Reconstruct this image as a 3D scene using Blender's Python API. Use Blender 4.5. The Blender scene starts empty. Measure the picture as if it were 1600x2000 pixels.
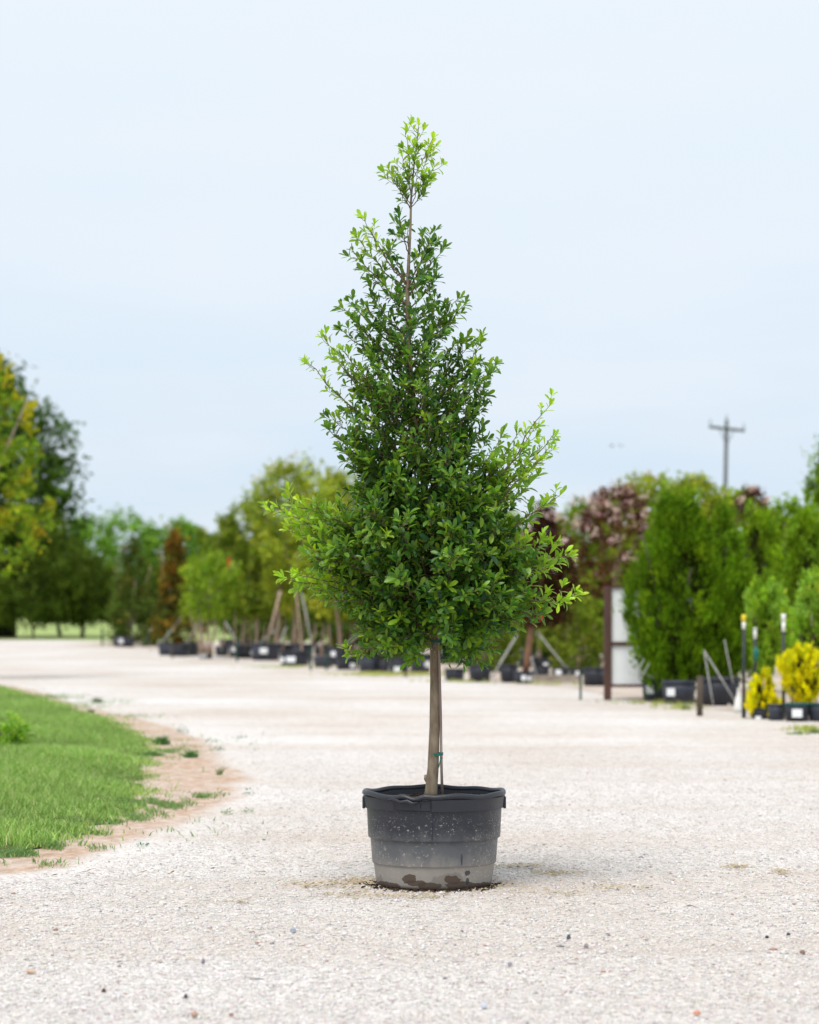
import bpy, math, random
import numpy as np
from mathutils import Vector, Matrix
R = math.radians
rnd = random.Random(7)
rng = np.random.default_rng(7)
scn = bpy.context.scene
col = scn.collection

# ------------------------------------------------------------------ camera, sky, sun
F, HZ, CAMZ = 4722.0, 1195.0, 1.165          # focal length in photo pixels, horizon row, eye height
HY = 10.35                                    # distance of the holly
cam = bpy.data.cameras.new("camera")
cam.sensor_fit = 'VERTICAL'; cam.sensor_height = 36.0; cam.sensor_width = 28.8
cam.lens = 85.0; cam.shift_y = (HZ-1000)/2000.0
cam.clip_start = 0.1; cam.clip_end = 3000
cam.dof.use_dof = True; cam.dof.focus_distance = HY-0.1; cam.dof.aperture_fstop = 3.0
co = bpy.data.objects.new("camera", cam); col.objects.link(co)
co.location = (0, 0, CAMZ); co.rotation_euler = (R(90), 0, 0)
scn.camera = co

SUN_EL, SUN_AZ = 64.0, 205.0                 # azimuth clockwise from +Y: behind the camera, a little left
w = bpy.data.worlds.new("World"); scn.world = w; w.use_nodes = True
nt = w.node_tree; nt.nodes.clear()
N, L = nt.nodes, nt.links
sky = N.new('ShaderNodeTexSky'); sky.sky_type = 'NISHITA'; sky.sun_disc = False
sky.sun_elevation = R(SUN_EL); sky.sun_rotation = R(SUN_AZ); sky.dust_density = 2.0
b1 = N.new('ShaderNodeBackground'); b1.inputs[1].default_value = 0.10
L.new(sky.outputs[0], b1.inputs[0])
tc = N.new('ShaderNodeTexCoord'); sp = N.new('ShaderNodeSeparateXYZ'); L.new(tc.outputs['Generated'], sp.inputs[0])
ramp = N.new('ShaderNodeValToRGB'); L.new(sp.outputs[2], ramp.inputs[0])
e = ramp.color_ramp.elements
e[0].position = 0.0; e[0].color = (.65, .785, .905, 1)
e[1].position = 1.0; e[1].color = (.86, .93, .985, 1)
for p, c in ((.06, (.68, .80, .925, 1)), (.13, (.755, .855, .955, 1)), (.26, (.835, .91, .97, 1))):
    q = e.new(p); q.color = c
mp = N.new('ShaderNodeMapping'); mp.inputs['Scale'].default_value = (3, 3, 14)
L.new(tc.outputs['Generated'], mp.inputs[0])
ns = N.new('ShaderNodeTexNoise'); ns.inputs['Scale'].default_value = 1.6; ns.inputs['Detail'].default_value = 5; ns.inputs['Roughness'].default_value = .5
L.new(mp.outputs[0], ns.inputs[0])
mr = N.new('ShaderNodeMapRange'); mr.inputs[1].default_value = .42; mr.inputs[2].default_value = .68; mr.inputs[3].default_value = 0; mr.inputs[4].default_value = .55
L.new(ns.outputs[0], mr.inputs[0])
mx = N.new('ShaderNodeMixRGB'); mx.inputs[2].default_value = (.855, .90, .96, 1)
L.new(mr.outputs[0], mx.inputs[0]); L.new(ramp.outputs[0], mx.inputs[1])
b2 = N.new('ShaderNodeBackground'); b2.inputs[1].default_value = 0.90; L.new(mx.outputs[0], b2.inputs[0])
ms = N.new('ShaderNodeMixShader'); ms.inputs[0].default_value = .94
L.new(b1.outputs[0], ms.inputs[1]); L.new(b2.outputs[0], ms.inputs[2])
wo = N.new('ShaderNodeOutputWorld'); L.new(ms.outputs[0], wo.inputs[0])

sl = bpy.data.lights.new("sun", 'SUN'); sl.energy = 2.5; sl.angle = R(30); sl.color = (1.0, .955, .90)
so = bpy.data.objects.new("sun", sl); col.objects.link(so)
az, el = R(SUN_AZ), R(SUN_EL)
sd = Vector((math.sin(az)*math.cos(el), math.cos(az)*math.cos(el), math.sin(el)))
so.rotation_euler = sd.to_track_quat('Z', 'Y').to_euler(); so.location = sd*50
vs = scn.view_settings
vs.view_transform = 'Standard'; vs.look = 'None'; vs.exposure = 0.22; vs.gamma = 1.0; vs.use_curve_mapping = False
scn.cycles.use_denoising = True
scn.cycles.max_bounces = 7; scn.cycles.transmission_bounces = 5; scn.cycles.transparent_max_bounces = 8

# ------------------------------------------------------------------ helpers
def X(px, Y): return (px-800.0)/F*Y
def Z(py, Y): return CAMZ-(py-HZ)/F*Y
def YD(py): return CAMZ*F/(py-HZ)            # distance of a ground point seen at photo row py

def tag(o, label=None, cat=None, group=None, kind=None):
    if label: o['label'] = label
    if cat: o['category'] = cat
    if group: o['group'] = group
    if kind: o['kind'] = kind
    return o
def empty(name, loc=(0, 0, 0), rz=0):
    o = bpy.data.objects.new(name, None); o.location = loc; o.rotation_euler = (0, 0, rz)
    o.empty_display_size = .1; col.objects.link(o); return o
def link(name, me, parent=None, loc=None):
    o = bpy.data.objects.new(name, me); col.objects.link(o)
    if parent is not None: o.parent = parent
    if loc is not None: o.location = loc
    return o
def mesh_np(name, V, Fq, mat, colors=None, smooth=False):
    """V (n,3), Fq (m,k) all faces of k corners, colors (n,3) per vertex"""
    V = np.asarray(V, dtype=np.float32); Fq = np.asarray(Fq, dtype=np.int32)
    me = bpy.data.meshes.new(name); m, k = Fq.shape
    me.vertices.add(len(V)); me.vertices.foreach_set('co', V.ravel())
    me.loops.add(m*k); me.loops.foreach_set('vertex_index', Fq.ravel())
    me.polygons.add(m); me.polygons.foreach_set('loop_start', np.arange(0, m*k, k, dtype=np.int32))
    me.polygons.foreach_set('loop_total', np.full(m, k, dtype=np.int32))
    me.update(calc_edges=True)
    if colors is not None:
        a = me.attributes.new('col', 'FLOAT_COLOR', 'POINT')
        c = np.ones((len(V), 4), dtype=np.float32); c[:, :3] = colors
        a.data.foreach_set('color', c.ravel())
    if smooth: me.polygons.foreach_set('use_smooth', np.ones(m, dtype=bool))
    if mat: me.materials.append(mat)
    return me

class MB:
    """collects simple solids, builds them as ONE mesh"""
    def __init__(s): s.v = []; s.f = []
    def add(s, vs, fs):
        o = len(s.v); s.v += [tuple(p) for p in vs]; s.f += [tuple(i+o for i in q) for q in fs]; return s
    def box(s, c, d, rot=None, taper=1.0):
        x, y, z = d[0]/2, d[1]/2, d[2]/2
        pts = []
        for zz, t in ((-z, 1), (z, taper)):
            pts += [Vector((-x*t, -y*t, zz)), Vector((x*t, -y*t, zz)), Vector((x*t, y*t, zz)), Vector((-x*t, y*t, zz))]
        if rot: pts = [rot @ p for p in pts]
        pts = [p+Vector(c) for p in pts]
        return s.add(pts, [(3, 2, 1, 0), (4, 5, 6, 7), (0, 1, 5, 4), (1, 2, 6, 5), (2, 3, 7, 6), (3, 0, 4, 7)])
    def tube(s, pts, rad, n=8, wob=0.0):
        pts = [Vector(p) for p in pts]; rings = []
        if not hasattr(rad, '__len__'): rad = [rad]*len(pts)
        up = Vector((0, 1, 0.1)).normalized()
        for i, p in enumerate(pts):
            d = (pts[min(i+1, len(pts)-1)]-pts[max(i-1, 0)]).normalized()
            a = d.cross(up)
            if a.length < 1e-3: a = d.cross(Vector((1, 0, 0)))
            a.normalize(); b = d.cross(a)
            rings.append([p+(a*math.cos(t)+b*math.sin(t))*rad[i]*(1+wob*rnd.uniform(-1, 1)) for t in [2*math.pi*k/n for k in range(n)]])
        vs = [q for r in rings for q in r]; fs = []
        for i in range(len(pts)-1):
            for k in range(n):
                fs.append((i*n+k, i*n+(k+1) % n, (i+1)*n+(k+1) % n, (i+1)*n+k))
        fs.append(tuple(reversed(range(n)))); fs.append(tuple((len(pts)-1)*n+k for k in range(n)))
        return s.add(vs, fs)
    def lathe(s, prof, n=48, fr=None, close=False):
        """prof [(r,z)], fr(angle, r, z)->(r,z)"""
        vs = []; fs = []
        for (r, z) in prof:
            for k in range(n):
                t = 2*math.pi*k/n
                rr, zz = fr(t, r, z) if fr else (r, z)
                vs.append((rr*math.cos(t), rr*math.sin(t), zz))
        for i in range(len(prof)-1):
            for k in range(n):
                fs.append((i*n+k, i*n+(k+1) % n, (i+1)*n+(k+1) % n, (i+1)*n+k))
        return s.add(vs, fs)
    def build(s, name, mat, parent=None, smooth=False, loc=None, bevel=0):
        me = bpy.data.meshes.new(name); me.from_pydata(s.v, [], s.f); me.materials.append(mat)
        me.validate(); me.update()
        if smooth: me.polygons.foreach_set('use_smooth', [True]*len(me.polygons))
        o = link(name, me, parent, loc)
        if bevel:
            m = o.modifiers.new('bevel', 'BEVEL'); m.width = bevel; m.segments = 2
        return o

# ------------------------------------------------------------------ materials
def newmat(name):
    m = bpy.data.materials.new(name); m.use_nodes = True; m.node_tree.nodes.clear()
    out = m.node_tree.nodes.new('ShaderNodeOutputMaterial')
    return m, m.node_tree.nodes, m.node_tree.links, out
def simple(name, c, rough=.7, spec=.4, noise=.0, scale=20, c2=None, bump=0, stretch=(1, 1, 1)):
    m, n, l, out = newmat(name)
    p = n.new('ShaderNodeBsdfPrincipled'); p.inputs['Roughness'].default_value = rough
    p.inputs['Specular IOR Level'].default_value = spec
    l.new(p.outputs[0], out.inputs[0])
    t = n.new('ShaderNodeTexCoord'); mpn = n.new('ShaderNodeMapping'); mpn.inputs['Scale'].default_value = stretch
    l.new(t.outputs['Object'], mpn.inputs[0])
    nz = n.new('ShaderNodeTexNoise'); nz.inputs['Scale'].default_value = scale; nz.inputs['Detail'].default_value = 6
    l.new(mpn.outputs[0], nz.inputs[0])
    if c2 is None: c2 = tuple(v*(1-noise) for v in c)
    r = n.new('ShaderNodeValToRGB'); r.color_ramp.elements[0].position = .35; r.color_ramp.elements[1].position = .65
    r.color_ramp.elements[0].color = (*c2, 1); r.color_ramp.elements[1].color = (*c, 1)
    l.new(nz.outputs[0], r.inputs[0]); l.new(r.outputs[0], p.inputs['Base Color'])
    if bump:
        bm = n.new('ShaderNodeBump'); bm.inputs['Strength'].default_value = bump; bm.inputs['Distance'].default_value = .01
        l.new(nz.outputs[0], bm.inputs['Height']); l.new(bm.outputs[0], p.inputs['Normal'])
    return m
def leafmat(name, rough=.42, spec=.35, trans=.38, tmul=(1.25, 1.35, .55)):
    m, n, l, out = newmat(name)
    a = n.new('ShaderNodeAttribute'); a.attribute_name = 'col'
    p = n.new('ShaderNodeBsdfPrincipled'); p.inputs['Roughness'].default_value = rough
    p.inputs['Specular IOR Level'].default_value = spec
    l.new(a.outputs['Color'], p.inputs['Base Color'])
    t = n.new('ShaderNodeBsdfTranslucent')
    mm = n.new('ShaderNodeMixRGB'); mm.blend_type = 'MULTIPLY'; mm.inputs[0].default_value = 1
    mm.inputs[2].default_value = (*tmul, 1); l.new(a.outputs['Color'], mm.inputs[1]); l.new(mm.outputs[0], t.inputs[0])
    s = n.new('ShaderNodeMixShader'); s.inputs[0].default_value = trans
    l.new(p.outputs[0], s.inputs[1]); l.new(t.outputs[0], s.inputs[2]); l.new(s.outputs[0], out.inputs[0])
    return m
def attrmat(name, rough=.8, spec=.3):
    m, n, l, out = newmat(name)
    a = n.new('ShaderNodeAttribute'); a.attribute_name = 'col'
    p = n.new('ShaderNodeBsdfPrincipled'); p.inputs['Roughness'].default_value = rough
    p.inputs['Specular IOR Level'].default_value = spec
    l.new(a.outputs['Color'], p.inputs['Base Color']); l.new(p.outputs[0], out.inputs[0])
    return m
M = {}
M['leaf'] = leafmat('leaf_glossy', rough=.38, spec=.45)
M['foliage'] = leafmat('leaf_far', rough=.7, spec=.08, trans=.28)
M['grass'] = leafmat('grass_blade', rough=.6, spec=.15, trans=.3, tmul=(1.1, 1.15, .6))
M['stone'] = attrmat('crushed_stone', rough=.85, spec=.25)
M['bark'] = simple('bark_pale', (.30, .245, .175), .85, .2, c2=(.17, .13, .09), scale=38, bump=.5, stretch=(1, 1, .35))
M['twig'] = simple('twig_bark', (.17, .12, .085), .8, .2, c2=(.10, .07, .05), scale=60)
M['bark_far'] = simple('bark_nursery', (.50, .37, .29), .9, .2, c2=(.30, .21, .165), scale=14, bump=.3)
M['bark_dark'] = simple('bark_dark', (.10, .08, .065), .9, .2, c2=(.06, .05, .04), scale=10)
M['bark_red'] = simple('bark_redbrown', (.33, .18, .11), .9, .2, c2=(.20, .11, .07), scale=14)
M['cane'] = simple('cane_grey', (.38, .31, .28), .6, .3, c2=(.20, .13, .11), scale=12, stretch=(1, 1, .3))
M['tie'] = simple('green_tie', (.005, .17, .13), .45, .4, c2=(.004, .12, .09), scale=40)
M['pot_far'] = simple('pot_black', (.028, .032, .045), .5, .4, c2=(.018, .02, .028), scale=6)
M['pot_worn'] = simple('pot_slate', (.045, .052, .075), .55, .4, c2=(.028, .032, .045), scale=6)
M['pot_teal'] = simple('pot_teal', (.01, .09, .085), .5, .4, noise=.3, scale=6)
M['tag'] = simple('white_label', (.80, .82, .84), .6, .3, noise=.04, scale=30)
M['print'] = simple('label_print', (.25, .27, .30), .7, .2)
M['wood_brown'] = simple('stained_wood', (.115, .06, .048), .75, .3, c2=(.075, .04, .033), scale=18, stretch=(1, 1, .15), bump=.2)
M['wood_old'] = simple('weathered_wood', (.13, .10, .08), .85, .2, c2=(.08, .065, .05), scale=20, stretch=(1, 1, .15), bump=.2)
M['post_green'] = simple('green_steel', (.02, .075, .055), .6, .4, noise=.3, scale=20)
M['post_black'] = simple('black_steel', (.02, .024, .028), .5, .4)
M['pole_grey'] = simple('support_pole_grey', (.42, .41, .39), .6, .3, noise=.3, scale=12)
M['panel'] = simple('white_panel', (.88, .91, .93), .6, .3, noise=.05, scale=4)
M['yellow'] = simple('yellow_cap', (.80, .62, .03), .5, .4, noise=.05)
M['white'] = simple('white_plastic', (.78, .78, .74), .5, .4, noise=.05)
M['red'] = simple('red_ribbon', (.70, .04, .03), .6, .3)
M['maroon'] = simple('maroon_boards', (.055, .018, .022), .8, .2, noise=.4, scale=8)
M['black'] = simple('black_panel', (.012, .010, .012), .8, .2)
M['soil'] = simple('potting_soil', (.07, .045, .03), .95, .1, c2=(.03, .02, .014), scale=60, bump=.8)
M['timber'] = simple('pale_timber', (.45, .38, .32), .85, .2, c2=(.33, .27, .22), scale=10)
M['bird'] = simple('bird_feather', (.10, .11, .13), .8, .2)
M['pole_wood'] = simple('utility_pole_wood', (.13, .14, .145), .85, .2, c2=(.09, .10, .10), scale=12)
M['insulator'] = simple('insulator', (.30, .33, .36), .4, .5)
M['dryleaf'] = attrmat('dry_leaf', rough=.8)

# ------------------------------------------------------------------ ground
# lawn edge and dirt edge as curves X(Y)
LAWN = [(10.2, -4.4), (11.0, -2.55), (11.6, -1.98), (11.85, -1.87), (12.4, -1.76), (13.25, -1.68), (14.3, -1.65), (16.4, -1.84), (18.6, -2.06), (21.6, -2.38), (24.4, -2.92), (29.7, -4.30), (36.7, -6.2), (42, -8.2)]
DIRT = [(10.2, -2.2), (10.7, -1.76), (11.5, -1.48), (13.1, -1.22), (14.7, -1.08), (16.9, -1.10), (19.3, -1.45), (22.4, -1.9), (25.6, -2.65), (29.7, -3.9), (35.5, -5.4), (42, -7.6)]
def curve(tab, y): return float(np.interp(y, [a for a, b in tab], [b for a, b in tab]))

def gravel_material():
    m, n, l, out = newmat('crushed_limestone')
    p = n.new('ShaderNodeBsdfPrincipled'); p.inputs['Roughness'].default_value = .9; p.inputs['Specular IOR Level'].default_value = .2
    l.new(p.outputs[0], out.inputs[0])
    g = n.new('ShaderNodeNewGeometry'); sep = n.new('ShaderNodeSeparateXYZ'); l.new(g.outputs['Position'], sep.inputs[0])
    def noise(scale, det=4, rough=.55, stretch=None):
        t = n.new('ShaderNodeTexNoise'); t.inputs['Scale'].default_value = scale; t.inputs['Detail'].default_value = det; t.inputs['Roughness'].default_value = rough
        if stretch:
            mpn = n.new('ShaderNodeMapping'); mpn.inputs['Scale'].default_value = stretch; l.new(g.outputs['Position'], mpn.inputs[0]); l.new(mpn.outputs[0], t.inputs[0])
        else: l.new(g.outputs['Position'], t.inputs[0])
        return t
    def rampn(src, stops):
        r = n.new('ShaderNodeValToRGB'); el = r.color_ramp.elements
        el[0].position, el[0].color = stops[0][0], (*stops[0][1], 1)
        el[1].position, el[1].color = stops[-1][0], (*stops[-1][1], 1)
        for s in stops[1:-1]: q = el.new(s[0]); q.color = (*s[1], 1)
        l.new(src, r.inputs[0]); return r
    def math_(op, a, b=None, clamp=False):
        q = n.new('ShaderNodeMath'); q.operation = op; q.use_clamp = clamp
        for i, v in enumerate((a, b)):
            if v is None: continue
            if isinstance(v, (int, float)): q.inputs[i].default_value = v
            else: l.new(v, q.inputs[i])
        return q.outputs[0]
    def mix(f, a, b, mode='MIX'):
        q = n.new('ShaderNodeMixRGB'); q.blend_type = mode
        for i, v in enumerate((f, a, b)):
            if isinstance(v, (int, float)): q.inputs[i].default_value = v
            elif isinstance(v, tuple): q.inputs[i].default_value = (*v, 1)
            else: l.new(v, q.inputs[i])
        return q.outputs[0]
    # single stones
    vo = n.new('ShaderNodeTexVoronoi'); vo.inputs['Scale'].default_value = 95; l.new(g.outputs['Position'], vo.inputs[0])
    sepc = n.new('ShaderNodeSeparateColor'); l.new(vo.outputs['Color'], sepc.inputs[0])
    st = rampn(sepc.outputs[0], [(0, (.36, .315, .295)), (.07, (.48, .435, .41)), (.2, (.555, .515, .488)), (.6, (.615, .576, .552)), (.86, (.68, .655, .64)), (1, (.76, .745, .735))])
    # broad patches: whiter fresh gravel, tan worn wheel tracks
    big = noise(.32, 4, .5, (1.0, .45, 1)); tr = rampn(big.outputs[0], [(.34, (1.08, 1.09, 1.11)), (.48, (1.0, .99, .975)), (.64, (.92, .875, .83))])
    c = mix(1.0, st.outputs[0], tr.outputs[0], 'MULTIPLY')
    band = noise(.5, 3, .5, (.35, 1.5, 1)); br = rampn(band.outputs[0], [(.38, (1.04, 1.045, 1.05)), (.5, (1, 1, 1)), (.62, (.955, .925, .895))]); c = mix(1.0, c, br.outputs[0], 'MULTIPLY')
    fine = noise(9, 6, .65, (1, .5, 1)); fr = rampn(fine.outputs[0], [(.30, (.80, .77, .74)), (.55, (1, 1, 1)), (.75, (1.05, 1.05, 1.05))])
    c = mix(.7, c, fr.outputs[0], 'MULTIPLY')
    # dirt verge beside the lawn
    mrn = n.new('ShaderNodeMapRange'); mrn.inputs[1].default_value = 10; mrn.inputs[2].default_value = 42; l.new(sep.outputs[1], mrn.inputs[0])
    fc = n.new('ShaderNodeFloatCurve'); cv = fc.mapping.curves[0]
    pts = [((y-10)/32, (x+8)/8) for y, x in DIRT]
    cv.points[0].location = pts[0]; cv.points[1].location = pts[-1]
    for q in pts[1:-1]: cv.points.new(*q)
    fc.mapping.update(); l.new(mrn.outputs[0], fc.inputs['Value'])
    edge = math_('SUBTRACT', math_('MULTIPLY', fc.outputs[0], 8), 8)
    wob = noise(1.7, 5, .6, (1, .6, 1)); edge = math_('ADD', edge, math_('MULTIPLY', math_('SUBTRACT', wob.outputs[0], .5), .55))
    dist = math_('SUBTRACT', edge, sep.outputs[0])
    mk = n.new('ShaderNodeMapRange'); mk.interpolation_type = 'SMOOTHSTEP'; mk.inputs[1].default_value = -.03; mk.inputs[2].default_value = .16; l.new(dist, mk.inputs[0])
    dn = noise(3.2, 5, .6, (1, .6, 1)); dr = rampn(dn.outputs[0], [(.33, (.55, .55, .55)), (.5, (.85, .85, .85)), (.62, (1, 1, 1))])
    mk2 = math_('MULTIPLY', mk.outputs[0], dr.outputs[0], True)
    dcol = rampn(noise(14, 6, .7, (1, .5, 1)).outputs[0], [(.3, (.30, .185, .12)), (.5, (.47, .33, .24)), (.7, (.60, .50, .42))])
    far = n.new('ShaderNodeMapRange'); far.inputs[1].default_value = 38; far.inputs[2].default_value = 43; far.inputs[3].default_value = 1; far.inputs[4].default_value = 0; l.new(sep.outputs[1], far.inputs[0])
    mk2 = math_('MULTIPLY', mk2, far.outputs[0], True)
    c = mix(mk2, c, dcol.outputs[0])
    # organic debris stains beside the tub and under the nursery rows
    l.new(c, p.inputs['Base Color'])
    bsum = math_('ADD', math_('MULTIPLY', vo.outputs['Distance'], -1.0), math_('MULTIPLY', noise(240, 3).outputs[0], .4))
    bm = n.new('ShaderNodeBump'); bm.inputs['Strength'].default_value = .6; bm.inputs['Distance'].default_value = .005
    l.new(bsum, bm.inputs['Height']); l.new(bm.outputs[0], p.inputs['Normal'])
    return m
M['gravel'] = gravel_material()
M['field'] = simple('mown_field', (.36, .42, .16), .95, .1, c2=(.27, .36, .12), scale=.15)
M['lawn_base'] = simple('lawn_thatch', (.10, .15, .045), .95, .1, c2=(.07, .09, .03), scale=8)
M['earth'] = simple('bed_earth', (.56, .49, .44), .95, .1, c2=(.42, .34, .28), scale=1.5)

def sheet(name, pts, z, mat):
    o = MB().add([(x, y, z) for x, y in pts], [tuple(range(len(pts)))]).build(name, mat); return tag(o, kind='structure')
sheet('ground', [(-900, -60), (900, -60), (900, 1500), (-900, 1500)], -.012, M['field'])
sheet('gravel_yard', [(-60, -20), (60, -20), (60, 84), (20, 88), (-8, 95), (-30, 108), (-60, 112)], -.004, M['gravel'])
# earth bed that the nursery rows stand on, curving along the yard
bed = [(X(150, 88), 84), (X(330, 72), 73.5), (X(460, 60), 60.5), (X(620, 52), 53), (X(800, 45), 45.5), (X(1000, 40.5), 40.5), (X(1130, 36.5), 36.5), (X(1200, 33), 33), (X(1380, 29.5), 29.5), (X(1470, 27.5), 27.5), (X(1650, 25.8), 25.8), (18, 26), (24, 83), (-7, 92)]
sheet('planting_bed', bed, .0, M['earth'])

# lawn
def build_lawn():
    ys = np.concatenate([np.arange(10.2, 22, .15), np.arange(22, 42, .4)])
    K = 26; V = []; Fq = []
    for i, y in enumerate(ys):
        xr = curve(LAWN, y)+.05*math.sin(y*9)+rnd.uniform(-.04, .04); xl = -(.1694*y+5.5)
        for k in range(K):
            t = (k/(K-1))**2
            x = xr+(xl-xr)*t
            V.append((x, y, -.002+min(.03, .12*(xr-x))+rnd.uniform(0, .008)))
    for i in range(len(ys)-1):
        for k in range(K-1):
            a = i*K+k; Fq.append((a+1, a, a+K, a+K+1))
    o = link('lawn', mesh_np('lawn', V, Fq, M['lawn_base'], smooth=True)); tag(o, kind='structure')
build_lawn()
def blades(P, h, wd, colors, lean=.5, tip=.15):
    """grass blades at points P (n,3) with heights h (n): 2 quads each"""
    n = len(P); a = rng.uniform(0, 2*np.pi, n)
    side = np.stack([np.cos(a), np.sin(a), np.zeros(n)], 1)*wd[:, None]*.5
    b = rng.uniform(0, 2*np.pi, n); ln = rng.uniform(.1, lean, n)*h
    bend = np.stack([np.cos(b), np.sin(b), np.zeros(n)], 1)
    up = np.array([[0, 0, 1.]])
    m1 = P+up*h[:, None]*.55+bend*(ln*.35)[:, None]
    m2 = P+up*h[:, None]*rng.uniform(.85, 1, n)[:, None]+bend*ln[:, None]
    V = np.stack([P-side, P+side, m1-side*.8, m1+side*.8, m2-side*tip, m2+side*tip], 1).reshape(-1, 3)
    base = (np.arange(n)*6)[:, None]
    Fq = np.concatenate([base+np.array([[0, 1, 3, 2]]), base+np.array([[2, 3, 5, 4]])])
    C = np.repeat(colors, 6, axis=0)
    return V, Fq, C
def pick(cols, wts, n, var=.18):
    cols = np.array(cols); i = rng.choice(len(cols), n, p=np.array(wts)/sum(wts))
    return cols[i]*rng.uniform(1-var, 1+var, (n, 1))*rng.uniform(.94, 1.06, (n, 3))
GRASSC = [(.26, .43, .10), (.40, .56, .18), (.17, .32, .07), (.54, .53, .27)]
def build_grass():
    n = 330000
    y = 10.3+(rng.random(n)**1.15)*28
    xr = np.interp(y, [a for a, b in LAWN], [b for a, b in LAWN])+.05*np.sin(y*9)+.07*np.sin(y*4.1+1)+.05*np.sin(y*17)+rng.normal(0, .06, n)+(rng.random(n) < .03)*rng.exponential(.15, n)
    xl = -(.1694*y+.9)
    x = xl+(xr-xl)*rng.random(n)
    keep = (xl < xr)
    # equalise density: keep with probability by strip width
    wdt = np.clip(xr-xl, 0, 3); keep &= rng.random(n) < wdt/2.6
    x, y, xr = x[keep], y[keep], xr[keep]
    d = xr-x
    patch = np.sin(x*2.1+y*.7)*np.sin(y*1.3-x)+.5*np.sin(x*5+y*3.1)
    h = np.clip((.035+.02*patch+rng.normal(0, .012, len(x)))*np.clip(.45+d*1.5, .45, 1.1), .012, .09)
    P = np.stack([x, y, np.clip(.12*d, 0, .028)], 1)
    C = pick(GRASSC, (5, 5, 2, .8), len(x))*(1+.12*patch[:, None])
    V, Fq, C = blades(P, h*1.2, rng.uniform(.004, .007, len(x)), C, 1.0)
    o = link('lawn_grass', mesh_np('lawn_grass', V, Fq, M['grass'], C)); tag(o, kind='stuff')
build_grass()
# thin creeping grass over the verge and along the far side of the road
def thin_grass(name, patches, hs, cols, wts):
    Ps = []; 
    for (px, py, wpx, hpx, cnt) in patches:
        Yc = YD(py); n = cnt
        yy = YD(np.clip(py+rng.normal(0, hpx/2.2, n), 1205, 1990)); xx = (px+rng.normal(0, wpx/2.2, n)-800)/F*Yc
        Ps.append(np.stack([xx, yy, np.full(n, .0)], 1))
    P = np.concatenate(Ps)
    q = np.sin(P[:, 0]*13+P[:, 1]*2)*np.sin(P[:, 1]*5.3-P[:, 0]*7)+.6*np.sin(P[:, 0]*31+P[:, 1]*11); P = P[q > rng.uniform(-.5, .9, len(P))]; n = len(P)
    V, Fq, C = blades(P, rng.uniform(hs[0], hs[1], n), rng.uniform(.004, .008, n)*hs[2], pick(cols, wts, n), 1.6)
    o = link(name, mesh_np(name, V, Fq, M['grass'], C)); tag(o, kind='stuff')
thin_grass('verge_grass', [(300, 1575, 75, 16, 3200), (230, 1600, 80, 14, 1800), (400, 1555, 60, 8, 300), (330, 1470, 60, 12, 1600), (90, 1380, 130, 9, 3600), (230, 1400, 120, 6, 900), (80, 1362, 90, 6, 3000), (140, 1660, 90, 8, 350), (60, 1690, 90, 8, 250), (10, 1670, 70, 5, 2200), (90, 1655, 70, 6, 1200), (160, 1632, 60, 6, 900), (420, 1450, 120, 20, 300), (380, 1620, 160, 20, 120), (220, 1370, 60, 4, 400)],
           (.010, .034, 1), [(.15, .29, .09), (.20, .33, .13), (.30, .34, .16)], (3, 3, 1.4))
thin_grass('roadside_grass', [(765, 1318, 120, 3.5, 3800), (240, 1258, 90, 2, 1000), (420, 1280, 120, 2, 500), (560, 1304, 90, 2, 900), (1290, 1374, 120, 3, 450), (1575, 1427, 50, 4, 500), (1320, 1383, 50, 4, 300), (900, 1332, 100, 2, 500), (1080, 1336, 90, 2, 400)],
           (.02, .07, 2.0), [(.34, .42, .08), (.44, .46, .12), (.50, .42, .22)], (3, 2, 1))

# gravel stones, real geometry near the camera
def build_stones():
    n = 190000
    y = 6.0+(rng.random(n)**1.45)*15
    x = rng.uniform(-1, 1, n)*(.1694*y+.35)
    dirt = np.interp(y, [a for a, b in DIRT], [b for a, b in DIRT])
    keep = (x > dirt+rng.normal(.16, .12, n)) | (y < 10.2)
    x, y = x[keep], y[keep]; n = len(x)
    s = rng.lognormal(math.log(.0034), .42, n).clip(.0018, .012)*np.clip(1.15-(y-8)*.03, .75, 1.1)
    base = np.array([(1, 0, 0), (0, 1, 0), (-1, 0, 0), (0, -1, 0), (0, 0, .62), (0, 0, -.4)], dtype=float)
    V = base[None]*s[:, None, None]*rng.uniform(.6, 1.3, (n, 6, 1))
    V[:, :, 0] *= rng.uniform(.8, 1.6, n)[:, None]
    a = rng.uniform(0, 2*np.pi, n); ca, sa = np.cos(a)[:, None], np.sin(a)[:, None]
    V = np.stack([V[..., 0]*ca-V[..., 1]*sa, V[..., 0]*sa+V[..., 1]*ca, V[..., 2]], 2)
    V[..., :2] += rng.normal(0, .2, (n, 6, 2))*s[:, None, None]
    V += np.stack([x, y, s*.12-.004], 1)[:, None]
    V = V.reshape(-1, 3); b = (np.arange(n)*6)[:, None]
    Fq = np.concatenate([b+np.array([[i, (i+1) % 4, 4]]) for i in range(4)]+[b+np.array([[(i+1) % 4, i, 5]]) for i in range(4)])
    C = pick([(.615, .578, .556), (.72, .702, .69), (.54, .50, .475), (.40, .355, .33), (.22, .22, .25), (.42, .24, .20)], (9, 4, 3.4, .5, .12, .2), n, .1)
    o = link('loose_gravel', mesh_np('loose_gravel', V, Fq, M['stone'], np.repeat(C, 6, axis=0))); tag(o, kind='stuff')
build_stones()

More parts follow.
